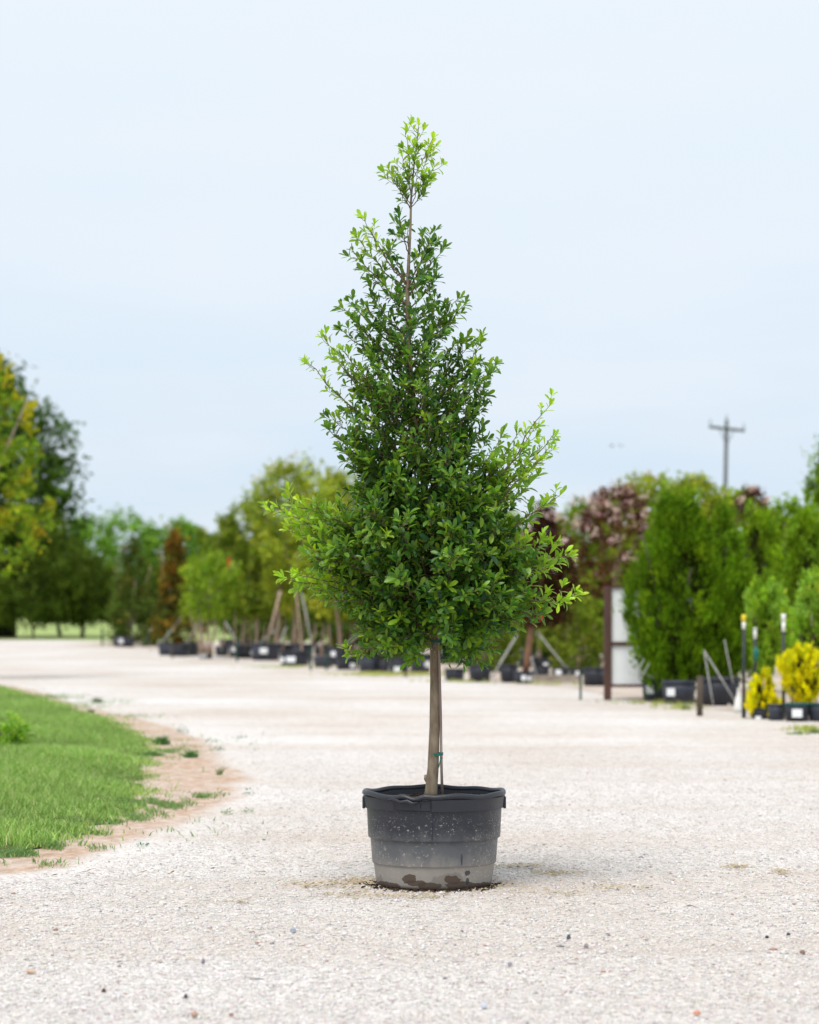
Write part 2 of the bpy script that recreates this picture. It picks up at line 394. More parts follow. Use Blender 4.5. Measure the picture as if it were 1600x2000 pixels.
# ------------------------------------------------------------------ leaves
def leaf_template(fold=.25, curl=.18, wav=0.0):
    """obovate holly leaf of unit length along +x, normal +z"""
    t = [0, .22, .45, .68, .86, 1.0]; hw = [.02, .09, .155, .19, .155, .04]
    V = []; 
    for i, (a, b) in enumerate(zip(t, hw)):
        z = -curl*a*a
        V += [(a, -b, z+fold*b+wav*math.sin(a*9)*b), (a, 0, z), (a, b, z+fold*b-wav*math.sin(a*9)*b)]
    Fq = []
    for i in range(5):
        o = i*3; Fq += [(o, o+3, o+4, o+1), (o+1, o+4, o+5, o+2)]
    return np.array(V), np.array(Fq)
def frames(D, U):
    """per-leaf rotation matrices: x axis along D, z axis near U"""
    D = D/np.linalg.norm(D, axis=1, keepdims=True)
    Yv = np.cross(U, D); Yv /= np.linalg.norm(Yv, axis=1, keepdims=True)+1e-9
    Zv = np.cross(D, Yv)
    return np.stack([D, Yv, Zv], 2)
def unit(v): return v/np.linalg.norm(v)

# --- the holly -----------------------------------------------------
def build_holly():
    Y0 = HY; S = Y0/F
    def P(px, py, d=0.0): return np.array([(px-800)*S, Y0+d, CAMZ-(py-HZ)*S])
    root = empty('holly_tree', P(842, 1560)); rl = np.array(root.location)
    tag(root, 'tall slim young holly tree with pale single trunk growing in the large worn black tub', 'tree')
    TR = [(840, 1562, 15), (842, 1545, 12.5), (846, 1500, 11), (849, 1420, 10), (850, 1330, 10), (850, 1250, 10), (856, 1200, 9.5), (862, 1150, 8.5), (852, 1080, 8), (838, 1000, 7.2), (824, 920, 6.5), (812, 830, 6), (803, 740, 5.2), (797, 650, 4.6), (796, 570, 4), (799, 500, 3), (802, 440, 2.4), (803, 390, 2), (808, 330, 1.5), (815, 275, 1), (818, 250, .6)]
    tp = [(P(a, b, .012*math.sin(b*.02))-rl) for a, b, r in TR]
    MB().tube(tp, [r*S*(1.0) for a, b, r in TR], 14, .03).build('trunk', M['bark'], root, smooth=True)
    def trunk_at(py):
        ys = [-b for a, b, r in TR]
        px = np.interp(-py, ys, [a for a, b, r in TR]); r = np.interp(-py, ys, [r for a, b, r in TR])
        return P(px, py, .012*math.sin(py*.02)), r*S
    # old pruning knob and the fork below the crown
    MB().tube([P(838, 1528)-rl, P(833, 1520)-rl, P(832, 1513)-rl], [.012, .011, .007], 8, .1).build('branch_stub', M['bark'], root, smooth=True)
    ENV = [(430, 778, 830), (450, 768, 850), (480, 738, 862), (520, 715, 868), (560, 716, 868), (600, 694, 884), (640, 684, 895), (680, 690, 930), (720, 692, 955), (760, 698, 955), (800, 668, 950), (840, 648, 950), (880, 660, 955), (920, 672, 985), (960, 690, 1000), (1000, 650, 1000), (1040, 622, 1010), (1080, 618, 1035), (1120, 640, 1045), (1160, 655, 1045), (1200, 690, 1020), (1235, 715, 975), (1260, 760, 950)]
    ey = [a for a, b, c in ENV]
    paths = []                       # (points, radii, young)
    def bez(a, c, b, n):
        t = np.linspace(0, 1, n)[:, None]; return (1-t)**2*a+2*t*(1-t)*c+t*t*b
    def add_branch(tip, py0, young=0.0, rise=.5, r0=None, wig=.012):
        s, r = trunk_at(py0)
        ctrl = s*(.45)+tip*.55; ctrl[2] = s[2]+(tip[2]-s[2])*(1-rise)*.9
        n = 11; pts = bez(s, ctrl, tip, n); ln = np.linalg.norm(tip-s)
        pts[1:-1] += rng.normal(0, wig, (n-2, 3))*ln
        rr = min(r*.45, .0022+.0065*ln) if r0 is None else r0
        paths.append((pts, np.linspace(rr, .0011, n), young))
        return pts
    # body branches filling the outline
    nb = 215
    for i in range(nb):
        py = 442+(1262-442)*((i+rng.random())/nb)**.58
        Lx, Rx = np.interp(py, ey, [b for a, b, c in ENV]), np.interp(py, ey, [c for a, b, c in ENV])
        tx = (trunk_at(min(py, 1230))[0][0])/S+800
        phi = i*2.39996+rng.normal(0, .25)
        c, sn = math.cos(phi), math.sin(phi)
        wl, wr = tx-Lx, Rx-tx
        k = rng.uniform(.70, .95)+(.03 if py > 950 else 0)
        dx = (wr if c > 0 else wl)*c*k; dd = .5*(wl+wr)*sn*k*.95
        tip = P(tx+dx, py+rng.uniform(0, 18), dd*S)
        rad = math.hypot(dx, dd)
        low = np.clip((py-950)/300, 0, 1)
        drop = rad*(.95-.75*low)+12
        py0 = min(py+drop, 1222) if py < 1215 else 1205-rng.uniform(0, 60)
        add_branch(tip, py0, 0.0, rise=.5-.35*low)
    # explicit shoots that leave the outline in the photograph: tip x, tip y, start row on the trunk, depth, youngness
    SH = [(818, 246, 335, 0, 1), (792, 258, 352, -.02, 1), (845, 270, 348, .02, 1), (838, 300, 370, -.02, 1), (848, 325, 385, .02, .9), (760, 330, 405, .01, .6), (770, 350, 400, -.03, .5), (832, 365, 405, .02, .5), (785, 300, 380, .03, 1), (812, 285, 360, -.03, 1), (826, 345, 400, -.02, .8), (790, 375, 410, .02, .4), (800, 320, 390, -.03, .9),
          (712, 432, 560, -.05, .9), (697, 462, 570, .05, .5), (724, 455, 560, -.02, .6), (690, 490, 600, 0, .2), (780, 432, 500, -.06, .1), (850, 448, 560, .04, .15), (865, 488, 580, -.04, .1), (795, 440, 500, .05, .1), (835, 480, 560, -.05, .1),
          (895, 582, 690, .03, .3), (905, 600, 700, -.05, .2), (672, 607, 720, -.05, .2), (665, 640, 740, .05, .15), (682, 590, 700, .0, .1),
          (632, 655, 880, -.06, .75), (597, 706, 900, .0, .8), (650, 690, 880, .05, .6), (672, 690, 860, -.1, .4), (690, 740, 900, .05, .2),
          (940, 672, 830, -.03, .3), (968, 712, 850, .04, .35), (905, 668, 800, .06, .2), (955, 735, 860, -.08, .2), (950, 790, 900, .05, .15), (820, 770, 850, -.25, .3),
          (645, 812, 960, -.05, .2), (640, 835, 980, .08, .1), (668, 880, 1000, -.1, .1),
          (1072, 795, 1080, -.05, .95), (1080, 850, 1090, .0, .85), (1045, 835, 1080, .06, .6), (1010, 850, 1060, -.12, .55), (1068, 880, 1090, -.1, .7), (1035, 890, 1090, .1, .4), (975, 860, 1040, -.15, .4), (1050, 930, 1100, .05, .4), (990, 885, 1060, .12, .3),
          (1093, 968, 1100, -.03, .7), (1060, 985, 1110, .08, .4),
          (1108, 1085, 1165, -.05, .6), (1085, 1062, 1150, .05, .5), (1050, 1062, 1140, -.14, .6), (1070, 1110, 1170, -.1, .5), (1092, 1100, 1160, .1, .5), (1126, 1162, 1195, -.08, .75), (1100, 1172, 1195, -.12, .7),
          (532, 1000, 1150, -.05, .75), (562, 975, 1140, .0, .7), (575, 1010, 1150, -.1, .8), (560, 1035, 1160, .05, .6), (605, 1075, 1170, -.15, .55), (630, 1010, 1140, -.1, .5), (600, 1145, 1195, -.05, .5), (628, 1060, 1165, -.22, .4), (600, 1030, 1160, .1, .4), (615, 1000, 1130, -.15, .3), (590, 1050, 1160, -.05, .55), (560, 1130, 1200, -.10, 1.0), (585, 1125, 1195, -.12, .9), (620, 1090, 1180, -.2, .3), (615, 1120, 1180, .1, .25), (640, 1170, 1205, -.15, .2),
          (685, 1278, 1205, -.12, .3), (700, 1240, 1190, .05, .2), (725, 1262, 1200, .1, .15), (760, 1265, 1210, -.2, .2), (800, 1288, 1215, -.12, .25), (880, 1245, 1200, -.25, .1), (932, 1290, 1200, -.1, .15), (950, 1275, 1195, .05, .2), (910, 1265, 1205, .12, .1), (985, 1235, 1190, -.15, .15), (1035, 1215, 1180, .0, .15), (1060, 1200, 1170, -.1, .2)]
    nbody = len(paths)
    for (a, b, py0, d, yg) in SH:
        tip = P(a, b, d)
        lowf = 1 if py0 > 1120 else 0
        add_branch(tip, min(py0, 1225), yg, rise=.25 if lowf else .5)
    # front limb that shows brown between the leaves
    lp = [P(860, 1195, -.02), P(876, 1165, -.09), (P(884, 1130, -.13)), P(880, 1090, -.16), P(866, 1040, -.18)]
    paths.append((np.array(lp), np.array([.012, .010, .009, .007, .004]), 0.0))
    lp2 = [P(856, 1205, -.0), P(872, 1196, -.05), P(893, 1188, -.09), P(925, 1180, -.11), P(960, 1190, -.12)]
    paths.append((np.array(lp2), np.array([.010, .009, .007, .005, .002]), 0.0))
    # twigs and leaves
    LP, LD, LU, LS, LY = [], [], [], [], []
    tw = MB(); berries = []
    def leaves_on(a, b, young, n, tipc):
        """leaves along a->b; tipc adds the rosette at the end"""
        d = unit(b-a); 
        o = np.array([0, 0, 1.]) if abs(d[2]) < .9 else np.array([1., 0, 0])
        e1 = unit(np.cross(d, o)); e2 = np.cross(d, e1); ph = rng.uniform(0, 6.28)
        for i in range(n+tipc):
            t = (i+.5)/n if i < n else 1.0
            ph += 2.4+rng.normal(0, .2)
            spread = rng.uniform(.75, 1.15) if i < n else rng.uniform(.35, .8)
            out = e1*math.cos(ph)+e2*math.sin(ph)
            dd = unit(d*math.cos(spread)+out*math.sin(spread)+np.array([0, 0, .12])+rng.normal(0, .12, 3))
            u = unit(d*.9+np.array([0, 0, .9])-out*.25+rng.normal(0, .25, 3))
            p = a+(b-a)*min(t, 1)
            LP.append(p); LD.append(dd); LU.append(u); LY.append(np.clip(young*(.75+.5*t)+rng.normal(0, .10), 0, 1))
            LS.append(rng.uniform(.029, .051)*(1.0+.16*(p[2] < CAMZ-(900-HZ)*S))*(.80 if i >= n and rng.random() < .5 else 1)*(.86 if young > .5 else 1))
    for bi, (pts, rr, yg) in enumerate(paths):
        if bi != nbody+len(SH) and bi != nbody+len(SH)+1:
            pass
        name = 'branch'
        MB().tube([q-rl for q in pts], list(rr), 6).build(name, M['twig'], root, smooth=True)
        ln = np.linalg.norm(pts[-1]-pts[0]); shoot = bi >= nbody
        if bi >= nbody+len(SH): continue
        cum = np.linspace(0, 1, len(pts))
        def at(t): return np.array([np.interp(t, cum, pts[:, k]) for k in range(3)])
        t0 = .30 if shoot else .16+.12*(1-float(np.clip((pts[-1][2]-(CAMZ-(960-HZ)*S))/.9, 0, 1)))
        hz_ = float(np.clip((pts[-1][2]-(CAMZ-(960-HZ)*S))/.9, 0, 1)); ntw = int(max(3, ln*((31-7*hz_) if not shoot else 16)))
        for k in range(ntw):
            t = t0+(1-t0)*(k+rng.random())/ntw
            p = at(t); d = unit(at(min(t+.05, 1.0))-at(max(t-.05, 0)))
            outw = p-trunk_at(CAMZ*0+(CAMZ-p[2])/S+HZ)[0]; outw[2] = 0
            outw = outw/(np.linalg.norm(outw)+1e-6)
            rdm = rng.normal(0, 1, 3); rdm -= d*np.dot(rdm, d); rdm = unit(rdm)
            tl = rng.uniform(.05, .13)*(1-.35*t)*(1.0 if not shoot else .62)
            td = unit(d*.55+rdm*.75+np.array([0, 0, .35])+outw*.15)
            q = p+td*tl
            tw.tube([p-rl, (p+q)/2-rl+np.array([0, 0, -.004]), q-rl], [.0016, .0013, .0008], 3)
            yy = yg*t if shoot else (.12 if t > .8 else .0)+(.35 if rng.random() < .06 else 0)
            leaves_on(p, q, yy, max(3, int(tl/.0145)), 4)
            if yy < .3 and rng.random() < .6 and p[2] < CAMZ-(700-HZ)*S:
                for _ in range(rng.integers(4, 11)):
                    berries.append(p+(q-p)*rng.random()+rng.normal(0, .009, 3))
        # leaves on the shoot itself
        segs = 3
        for k in range(segs):
            a, b = at(.4+.6*k/segs), at(.4+.6*(k+1)/segs)
            leaves_on(a, b, yg*(.4+.6*(k+1)/segs), max(2, int(np.linalg.norm(b-a)/.02)), 4 if k == segs-1 else 0)
    o = tw.build('twigs', M['twig'], root); tag(o, kind='stuff')
    LP, LD, LU, LS, LY = map(np.array, (LP, LD, LU, LS, LY))
    # thin leaves right along the lower trunk, and drop those below the crown
    py = (CAMZ-LP[:, 2])/S+HZ; keep = ~((py > 1225) & (np.abs(LP[:, 0]-P(850, 0)[0]) < .04))
    LP, LD, LU, LS, LY = LP[keep], LD[keep], LU[keep], LS[keep], LY[keep]
    n = len(LP); Rm = frames(LD, LU)
    old = pick([(.055, .160, .028), (.095, .225, .030), (.026, .085, .036), (.18, .31, .030)], (4, 4, 2, 1.6), n, .2)
    new = pick([(.40, .62, .030), (.50, .66, .035), (.32, .56, .04)], (3, 2, 2), n, .15)
    C = old*(1-LY[:, None])+new*LY[:, None]
    temps = [leaf_template(.3, .12, 0), leaf_template(.45, .30, .1), leaf_template(.15, .22, .15), leaf_template(.35, -.08, .05)]
    ti = rng.integers(0, 4, n)
    wsc = rng.uniform(.85, 1.15, n)
    # 300 leaves that show largest: nearest in their own patch of the picture and turned to the camera
    pxs = 800+LP[:, 0]/LP[:, 1]*F; pys = HZ+(CAMZ-LP[:, 2])/LP[:, 1]*F
    face = np.abs(Rm[:, 1, 2])*LS*LS
    cell = (np.round(pxs/22)*1000+np.round(pys/22)).astype(int)
    order = np.lexsort((-(face*400-(LP[:, 1]-Y0)*1.2), cell)); firsts = order[np.concatenate([[True], np.diff(cell[order]) != 0])]
    firsts = firsts[np.argsort(-face[firsts])][:300]
    single = np.zeros(n, bool); single[firsts] = True
    Vs, Fs, Cs = [], [], []; off = 0
    for t, (TV, TF) in enumerate(temps):
        idx = np.where((ti == t) & ~single)[0]
        sc = np.stack([LS[idx], LS[idx]*wsc[idx], LS[idx]], 1)
        V = np.einsum('nij,nkj->nki', Rm[idx], TV[None]*sc[:, None, :])+(LP[idx]-rl)[:, None]
        Vs.append(V.reshape(-1, 3)); k = len(TV)
        Fs.append((TF[None]+(np.arange(len(idx))*k)[:, None, None]).reshape(-1, 4)+off); off += k*len(idx)
        Cs.append(np.repeat(C[idx], k, axis=0))
    o = link('foliage', mesh_np('foliage', np.concatenate(Vs), np.concatenate(Fs), M['leaf'], np.concatenate(Cs), smooth=True), root); tag(o, kind='stuff')
    # shared meshes for the single leaves: 4 shapes x 6 tones
    order = np.argsort(LY[firsts]+C[firsts][:, 1]); lib = {}
    for r_, j in enumerate(firsts[order]):
        tone = min(7, r_*8//len(firsts))
        key = (int(ti[j]), tone)
        if key not in lib:
            TV, TF = temps[key[0]]; lib[key] = mesh_np('leaf', TV, TF, M['leaf'], np.tile(C[j], (len(TV), 1)), smooth=True)
        ob = link('leaf', lib[key], root)
        ob.matrix_local = Matrix.Translation(Vector(LP[j]-rl)) @ Matrix(Rm[j].tolist()).to_4x4() @ Matrix.Diagonal((LS[j], LS[j]*wsc[j], LS[j], 1))
    # berries: little green-yellow beads on the spurs
    B = np.array(berries); nB = len(B)
    ph = (1+5**.5)/2
    ico = np.array([(-1, ph, 0), (1, ph, 0), (-1, -ph, 0), (1, -ph, 0), (0, -1, ph), (0, 1, ph), (0, -1, -ph), (0, 1, -ph), (ph, 0, -1), (ph, 0, 1), (-ph, 0, -1), (-ph, 0, 1)])/1.902
    icf = np.array([(0, 11, 5), (0, 5, 1), (0, 1, 7), (0, 7, 10), (0, 10, 11), (1, 5, 9), (5, 11, 4), (11, 10, 2), (10, 7, 6), (7, 1, 8), (3, 9, 4), (3, 4, 2), (3, 2, 6), (3, 6, 8), (3, 8, 9), (4, 9, 5), (2, 4, 11), (6, 2, 10), (8, 6, 7), (9, 8, 1)])
    V = (ico[None]*rng.uniform(.0030, .0042, (nB, 1, 1))+(B-rl)[:, None]).reshape(-1, 3)
    Fq = (icf[None]+(np.arange(nB)*12)[:, None, None]).reshape(-1, 3)
    Cb = np.repeat(pick([(.20, .24, .03), (.28, .30, .04), (.32, .24, .03)], (3, 2, .6), nB), 12, axis=0)
    o = link('berries', mesh_np('berries', V, Fq, M['leaf'], Cb, smooth=True), root); tag(o, kind='stuff')
    print('holly leaves', n, 'berries', nB, 'branches', len(paths))
    # cane stake and ties
    c = MB().tube([P(864, 1560, -.01), P(862, 1480, -.012), P(861, 1400, -.014), P(859, 1320, -.016), P(856, 1240, -.02), P(857, 1200, -.02)], [.0062, .0060, .0056, .0054, .005, .0045], 8, .05).build('bamboo_cane', M['cane'], smooth=True)
    tag(c, 'thin grey cane standing in the worn tub, tied along the trunk of the holly', 'cane')
    def ring(cx, py, rx, rd, h, name, label, tilt=0):
        m = MB(); nn = 28; vs = []; fs = []
        c0 = P(cx, py, -.002)
        for (dr, dz) in ((0, -h/2), (.0022, -h/2), (.0022, h/2), (0, h/2)):
            for k in range(nn):
                t = 2*math.pi*k/nn
                vs.append((c0[0]+(rx+dr)*math.cos(t), c0[1]+(rd+dr)*math.sin(t), c0[2]+dz+tilt*math.cos(t)))
        for j in range(4):
            for k in range(nn): fs.append((j*nn+k, j*nn+(k+1) % nn, ((j+1) % 4)*nn+(k+1) % nn, ((j+1) % 4)*nn+k))
        m.add(vs, fs)
        return m.build(name, M['tie'], smooth=False)
    r1 = empty('plant_tie', P(852, 1473)); tag(r1, 'bright green tie binding the cane to the bare trunk just above the tub', 'plant tie')
    o = ring(852, 1473, .0285, .0295, .013, 'band', '', .002); o.parent = r1; o.matrix_parent_inverse = Matrix.Translation(-r1.location)
    kn = MB().box(P(862, 1479, -.035), (.012, .006, .010)).tube([P(861, 1480, -.036), P(858, 1492, -.036), P(857, 1498, -.034)], [.003, .0025, .002], 5).build('knot', M['tie']); kn.parent = r1; kn.matrix_parent_inverse = Matrix.Translation(-r1.location)
    cl = MB().box(P(863, 1478, -.040), (.008, .005, .006)).build('clip', simple('orange_clip', (.5, .10, .04), .6)); cl.parent = r1; cl.matrix_parent_inverse = Matrix.Translation(-r1.location)
    r2 = ring(850, 1253, .0255, .027, .010, 'plant_tie', '', .0); tag(r2, 'dark green tie round the top of the holly trunk just under the leaves', 'plant tie')
build_holly()

# --- the tub --------------------------------------------------------
def tub_material():
    m, n, l, out = newmat('worn_tub_plastic')
    p = n.new('ShaderNodeBsdfPrincipled'); p.inputs['Roughness'].default_value = .5; p.inputs['Specular IOR Level'].default_value = .45
    l.new(p.outputs[0], out.inputs[0])
    t = n.new('ShaderNodeTexCoord'); sep = n.new('ShaderNodeSeparateXYZ'); l.new(t.outputs['Object'], sep.inputs[0])
    def noise(s, d=5, r=.6, st=(1, 1, 1), off=(0, 0, 0)):
        mpn = n.new('ShaderNodeMapping'); mpn.inputs['Scale'].default_value = st; mpn.inputs['Location'].default_value = off; l.new(t.outputs['Object'], mpn.inputs[0])
        q = n.new('ShaderNodeTexNoise'); q.inputs['Scale'].default_value = s; q.inputs['Detail'].default_value = d; q.inputs['Roughness'].default_value = r; l.new(mpn.outputs[0], q.inputs[0]); return q.outputs[0]
    def mr(v, a, b, c=0., d=1.):
        q = n.new('ShaderNodeMapRange'); q.interpolation_type = 'SMOOTHSTEP'; l.new(v, q.inputs[0])
        for i, x in enumerate((a, b, c, d)): q.inputs[i+1].default_value = x
        return q.outputs[0]
    def mt(op, a, b):
        q = n.new('ShaderNodeMath'); q.operation = op; q.use_clamp = (op != 'SUBTRACT')
        for i, v in enumerate((a, b)):
            if isinstance(v, (int, float)): q.inputs[i].default_value = v
            else: l.new(v, q.inputs[i])
        return q.outputs[0]
    def mix(f, a, b):
        q = n.new('ShaderNodeMixRGB')
        for i, v in enumerate((f, a, b)):
            if isinstance(v, (int, float)): q.inputs[i].default_value = v
            elif isinstance(v, tuple): q.inputs[i].default_value = (*v, 1)
            else: l.new(v, q.inputs[i])
        return q.outputs[0]
    z = sep.outputs[2]
    base = mix(noise(3, 4), (.012, .014, .021), (.030, .034, .047))
    # light dust veil rising from the ground: full below the first ring, fading in the middle band
    zz = mt('SUBTRACT', z, 0.0); wz = n.new('ShaderNodeMath'); wz.operation = 'ADD'; l.new(z, wz.inputs[0])
    wn = n.new('ShaderNodeMath'); wn.operation = 'MULTIPLY_ADD'; l.new(noise(16, 8, .72, (1, 1, .6)), wn.inputs[0]); wn.inputs[1].default_value = .15; wn.inputs[2].default_value = -.075
    l.new(wn.outputs[0], wz.inputs[1])
    dust = mr(wz.outputs[0], .165, .07, 0, 1)
    dustc = mix(noise(18, 5), (.30, .26, .215), (.46, .415, .355))
    low = mr(z, .0985, .0935)
    upd = n.new('ShaderNodeMath'); upd.operation = 'MULTIPLY'; l.new(dust, upd.inputs[0]); upd.inputs[1].default_value = .62
    dst = n.new('ShaderNodeMath'); dst.operation = 'MAXIMUM'; l.new(upd.outputs[0], dst.inputs[0]); l.new(mt('MULTIPLY', low, .95), dst.inputs[1])
    c = mix(dst.outputs[0], base, dustc)
    mid = mr(wz.outputs[0], .27, .17, 0, .42); c = mix(mid, c, (.20, .21, .22))
    # pale mud splashes
    sp1 = mt('MULTIPLY', mr(noise(60, 5, .7, (1, 1, 1.3)), .57, .66), mr(noise(5, 2, .5, (1, 1, 1), (3, 1, 0)), .44, .58))
    sp1 = mt('MULTIPLY', sp1, mr(z, .335, .26))
    c = mix(mt('MULTIPLY', sp1, .75), c, (.42, .39, .35))
    sp2 = mt('MULTIPLY', mt('MULTIPLY', mr(noise(170, 3, .5), .62, .69), mr(noise(4, 2, .5, (1, 1, 1), (7, 2, 0)), .46, .55)), mr(z, .345, .28))
    c = mix(mt('MULTIPLY', sp2, .75), c, (.55, .52, .47))
    # dark wet mud patches along the foot
    wet = n.new('ShaderNodeMath'); wet.operation = 'MULTIPLY_ADD'; l.new(noise(6.5, 3, .5, (1, 1, .7), (1.3, 0, 0)), wet.inputs[0]); wet.inputs[1].default_value = .34; wet.inputs[2].default_value = -.145
    hgt = n.new('ShaderNodeMath'); hgt.operation = 'SUBTRACT'; l.new(wet.outputs[0], hgt.inputs[0]); l.new(z, hgt.inputs[1])
    wm = mr(hgt.outputs[0], -.004, .006); c = mix(mt('MULTIPLY', wm, .35), c, (.11, .085, .065))
    def blob(cx_, cz_, rx_, rz_, seed):
        xn = n.new('ShaderNodeMath'); xn.operation = 'MULTIPLY_ADD'; l.new(sep.outputs[0], xn.inputs[0]); xn.inputs[1].default_value = 1/rx_; xn.inputs[2].default_value = -cx_/rx_
        zn = n.new('ShaderNodeMath'); zn.operation = 'MULTIPLY_ADD'; l.new(z, zn.inputs[0]); zn.inputs[1].default_value = 1/rz_; zn.inputs[2].default_value = -cz_/rz_
        cmb = n.new('ShaderNodeCombineXYZ'); l.new(xn.outputs[0], cmb.inputs[0]); l.new(zn.outputs[0], cmb.inputs[1])
        ln_ = n.new('ShaderNodeVectorMath'); ln_.operation = 'LENGTH'; l.new(cmb.outputs[0], ln_.inputs[0])
        ad = n.new('ShaderNodeMath'); ad.operation = 'MULTIPLY_ADD'; l.new(noise(22, 4, .6, (1, 1, 1), (seed, 0, 0)), ad.inputs[0]); ad.inputs[1].default_value = 1.6; l.new(ln_.outputs['Value'], ad.inputs[2])
        fr_ = mr(sep.outputs[1], -.02, -.08)
        return mt('MULTIPLY', mr(ad.outputs[0], 1.82, 1.70), fr_)
    for b_ in ((-.105, .046, .034, .020, 1), (-.075, .030, .040, .014, 2), (-.02, .018, .05, .016, 3), (.075, .044, .036, .021, 4), (.10, .020, .06, .014, 5), (-.20, .012, .05, .016, 6), (.185, .012, .05, .012, 9)):
        c = mix(mt('MULTIPLY', blob(*b_), .9), c, (.075, .052, .038))
    for b_ in ((.137, .070, .013, .012, 7), (.138, .035, .008, .016, 8), (.113, .128, .005, .022, 9)):
        c = mix(mt('MULTIPLY', blob(*b_), .85), c, (.03, .035, .05))
    foot = mr(z, .022, .004); c = mix(mt('MULTIPLY', foot, .8), c, (.035, .025, .018))
    l.new(c, p.inputs['Base Color'])
    rr = mr(dust, 0, 1, .42, .9); l.new(rr, p.inputs['Roughness'])
    bm = n.new('ShaderNodeBump'); bm.inputs['Strength'].default_value = .25; bm.inputs['Distance'].default_value = .004; l.new(noise(60, 6), bm.inputs['Height']); l.new(bm.outputs[0], p.inputs['Normal'])
    return m
M['tub'] = tub_material()
def build_tub():
    S = HY/F; cx = X(848, HY)
    root = empty('tub', (cx, HY, 0)); tag(root, 'large worn black plastic nursery tub with dusty lower half and crumpled rim holding the holly', 'plant tub')
    k = S
    prof = [(0, .004), (108*k, .002), (111.5*k, .006), (112.5*k, .014), (117.5*k, .092), (119.5*k, .0955), (120.5*k, .099), (120.6*k, .103), (124*k, .200), (127*k, .2035), (128.5*k, .207), (128.8*k, .212), (131*k, .322), (131.2*k, .330), (133.5*k, .392), (131.5*k, .392), (127.5*k, .30), (124*k, .24)]
    def fr(t, r, z):
        # slight squash and sag of soft plastic
        q = 1+.006*math.sin(2*t+.6)+.004*math.sin(5*t+1)*(z/.4); return r*q, z
    b = MB().lathe(prof, 96, fr).build('wall', M['tub'], root, smooth=True)
    m = b.modifiers.new('es', 'EDGE_SPLIT'); m.split_angle = R(38)
    # rolled rim with waves and a dented, torn stretch at the front left
    def rimf(t, r, z):
        fx = -math.pi/2; d = (t-fx+math.pi) % (2*math.pi)-math.pi     # 0 at the front, negative to the left
        dent = math.exp(-((d+.30)/.20)**2); ear = math.exp(-((d+1.25)/.22)**2)+math.exp(-((d-1.20)/.25)**2)
        wav = .0025*math.sin(9*t)+.003*math.sin(4*t+1)
        return r*(1+.006*math.sin(2*t+.6)+.012*ear-.01*dent), z+wav-.009*dent*math.cos((d+.30)*16)-.004*dent+.004*ear
    rp = []
    for i in range(13):
        a = 2*math.pi*i/12; rp.append((134.8*k+.0105*math.cos(a), .392+.0115*math.sin(a)))
    MB().lathe(rp, 128, rimf).build('rim', M['tub'], root, smooth=True)
    # skirt under the rim
    sk = [(132.2*k, .330), (134.6*k, .332), (136.5*k, .380), (134.2*k, .386)]
    def skf(t, r, z):
        fx = -math.pi/2; d = (t-fx+math.pi) % (2*math.pi)-math.pi
        notch = 1 if (-.62 < d < -.05) else 0
        return r-(.010 if notch else 0)+.004*(math.exp(-((abs(d)-1.35)/.12)**2)), z
    s = MB().lathe(sk, 160, skf).build('collar', M['tub'], root, smooth=True); s.modifiers.new('es', 'EDGE_SPLIT').split_angle = R(30)
    def onwall(px, z, extra=0.0, rr=134.2):
        xx = (px-848)*S; r = rr*k+extra; return Vector((xx, -math.sqrt(max(r*r-xx*xx, 1e-4)), z))
    # handle plate with small square
    def plate(x0, x1, z0, z1, name, ex, rr):
        n = 8; vs = []
        for zz in (z0, z1):
            for i in range(n+1): vs.append(onwall(x0+(x1-x0)*i/n, zz, ex, rr))
        for zz in (z0, z1):
            for i in range(n+1): vs.append(onwall(x0+(x1-x0)*i/n, zz, -.006, rr))
        fs = []; q = n+1
        for i in range(n):
            fs += [(i, i+1, q+i+1, q+i), (2*q+i, 3*q+i, 3*q+i+1, 2*q+i+1), (i, 2*q+i, 2*q+i+1, i+1), (q+i, q+i+1, 3*q+i+1, 3*q+i)]
        fs += [(0, q, 3*q, 2*q), (n, 2*q+n, 3*q+n, q+n)]
        o = MB().add(vs, fs).build(name, M['tub'], root, smooth=False); mm = o.modifiers.new('b', 'BEVEL'); mm.width = .0012; return o
    plate(776, 840, .336, .374, 'handle_plate', .0, 133.4)
    sq = MB()
    for (xa, za, xb, zb) in ((820, .340, 841, .340), (841, .340, 841, .371), (841, .371, 820, .371), (820, .371, 820, .340)):
        sq.tube([onwall(xa, za, .0015, 135.2), onwall((xa+xb)/2, (za+zb)/2, .0015, 135.2), onwall(xb, zb, .0015, 135.2)], [.0015]*3, 5)
    sq.build('square_emblem', M['pot_far'], root)
    hl = MB().tube([onwall(760+i*10, .3315, .0015, 132.6) for i in range(18)], [.0013]*18, 5).build('moulding_line', M['pot_far'], root)
    # torn curl of plastic over the plate
    pts = [onwall(755, .378, .006), onwall(768, .385, .008), onwall(782, .372, .012), onwall(796, .377, .014), onwall(806, .367, .013), onwall(816, .373, .009)]
    MB().tube(pts, [.004, .008, .007, .009, .007, .003], 8, .15).build('torn_flap', M['tub'], root, smooth=True)
    # vertical mould seam and drip rib
    o = MB().tube([onwall(845, .328, -.001, 131.2), onwall(843, .27, -.001, 130.2), onwall(843, .214, -.0005, 129)], [.0016]*3, 6).build('seam', M['pot_far'], root)
    for sx in (-1, 1):
        MB().box((sx*137.0*k, 0, .352), (.012, .10, .05)).build('side_lug', M['tub'], root, bevel=.003)
    sn = 40; vs = [(0, 0, .372)]; fs = []
    for j, rr in enumerate((.10, .2, .277)):
        for i in range(sn):
            t = 2*math.pi*i/sn; vs.append((rr*math.cos(t), rr*math.sin(t), .366-.004*j+rnd.uniform(-.004, .004)))
    for i in range(sn): fs.append((0, 1+i, 1+(i+1) % sn))
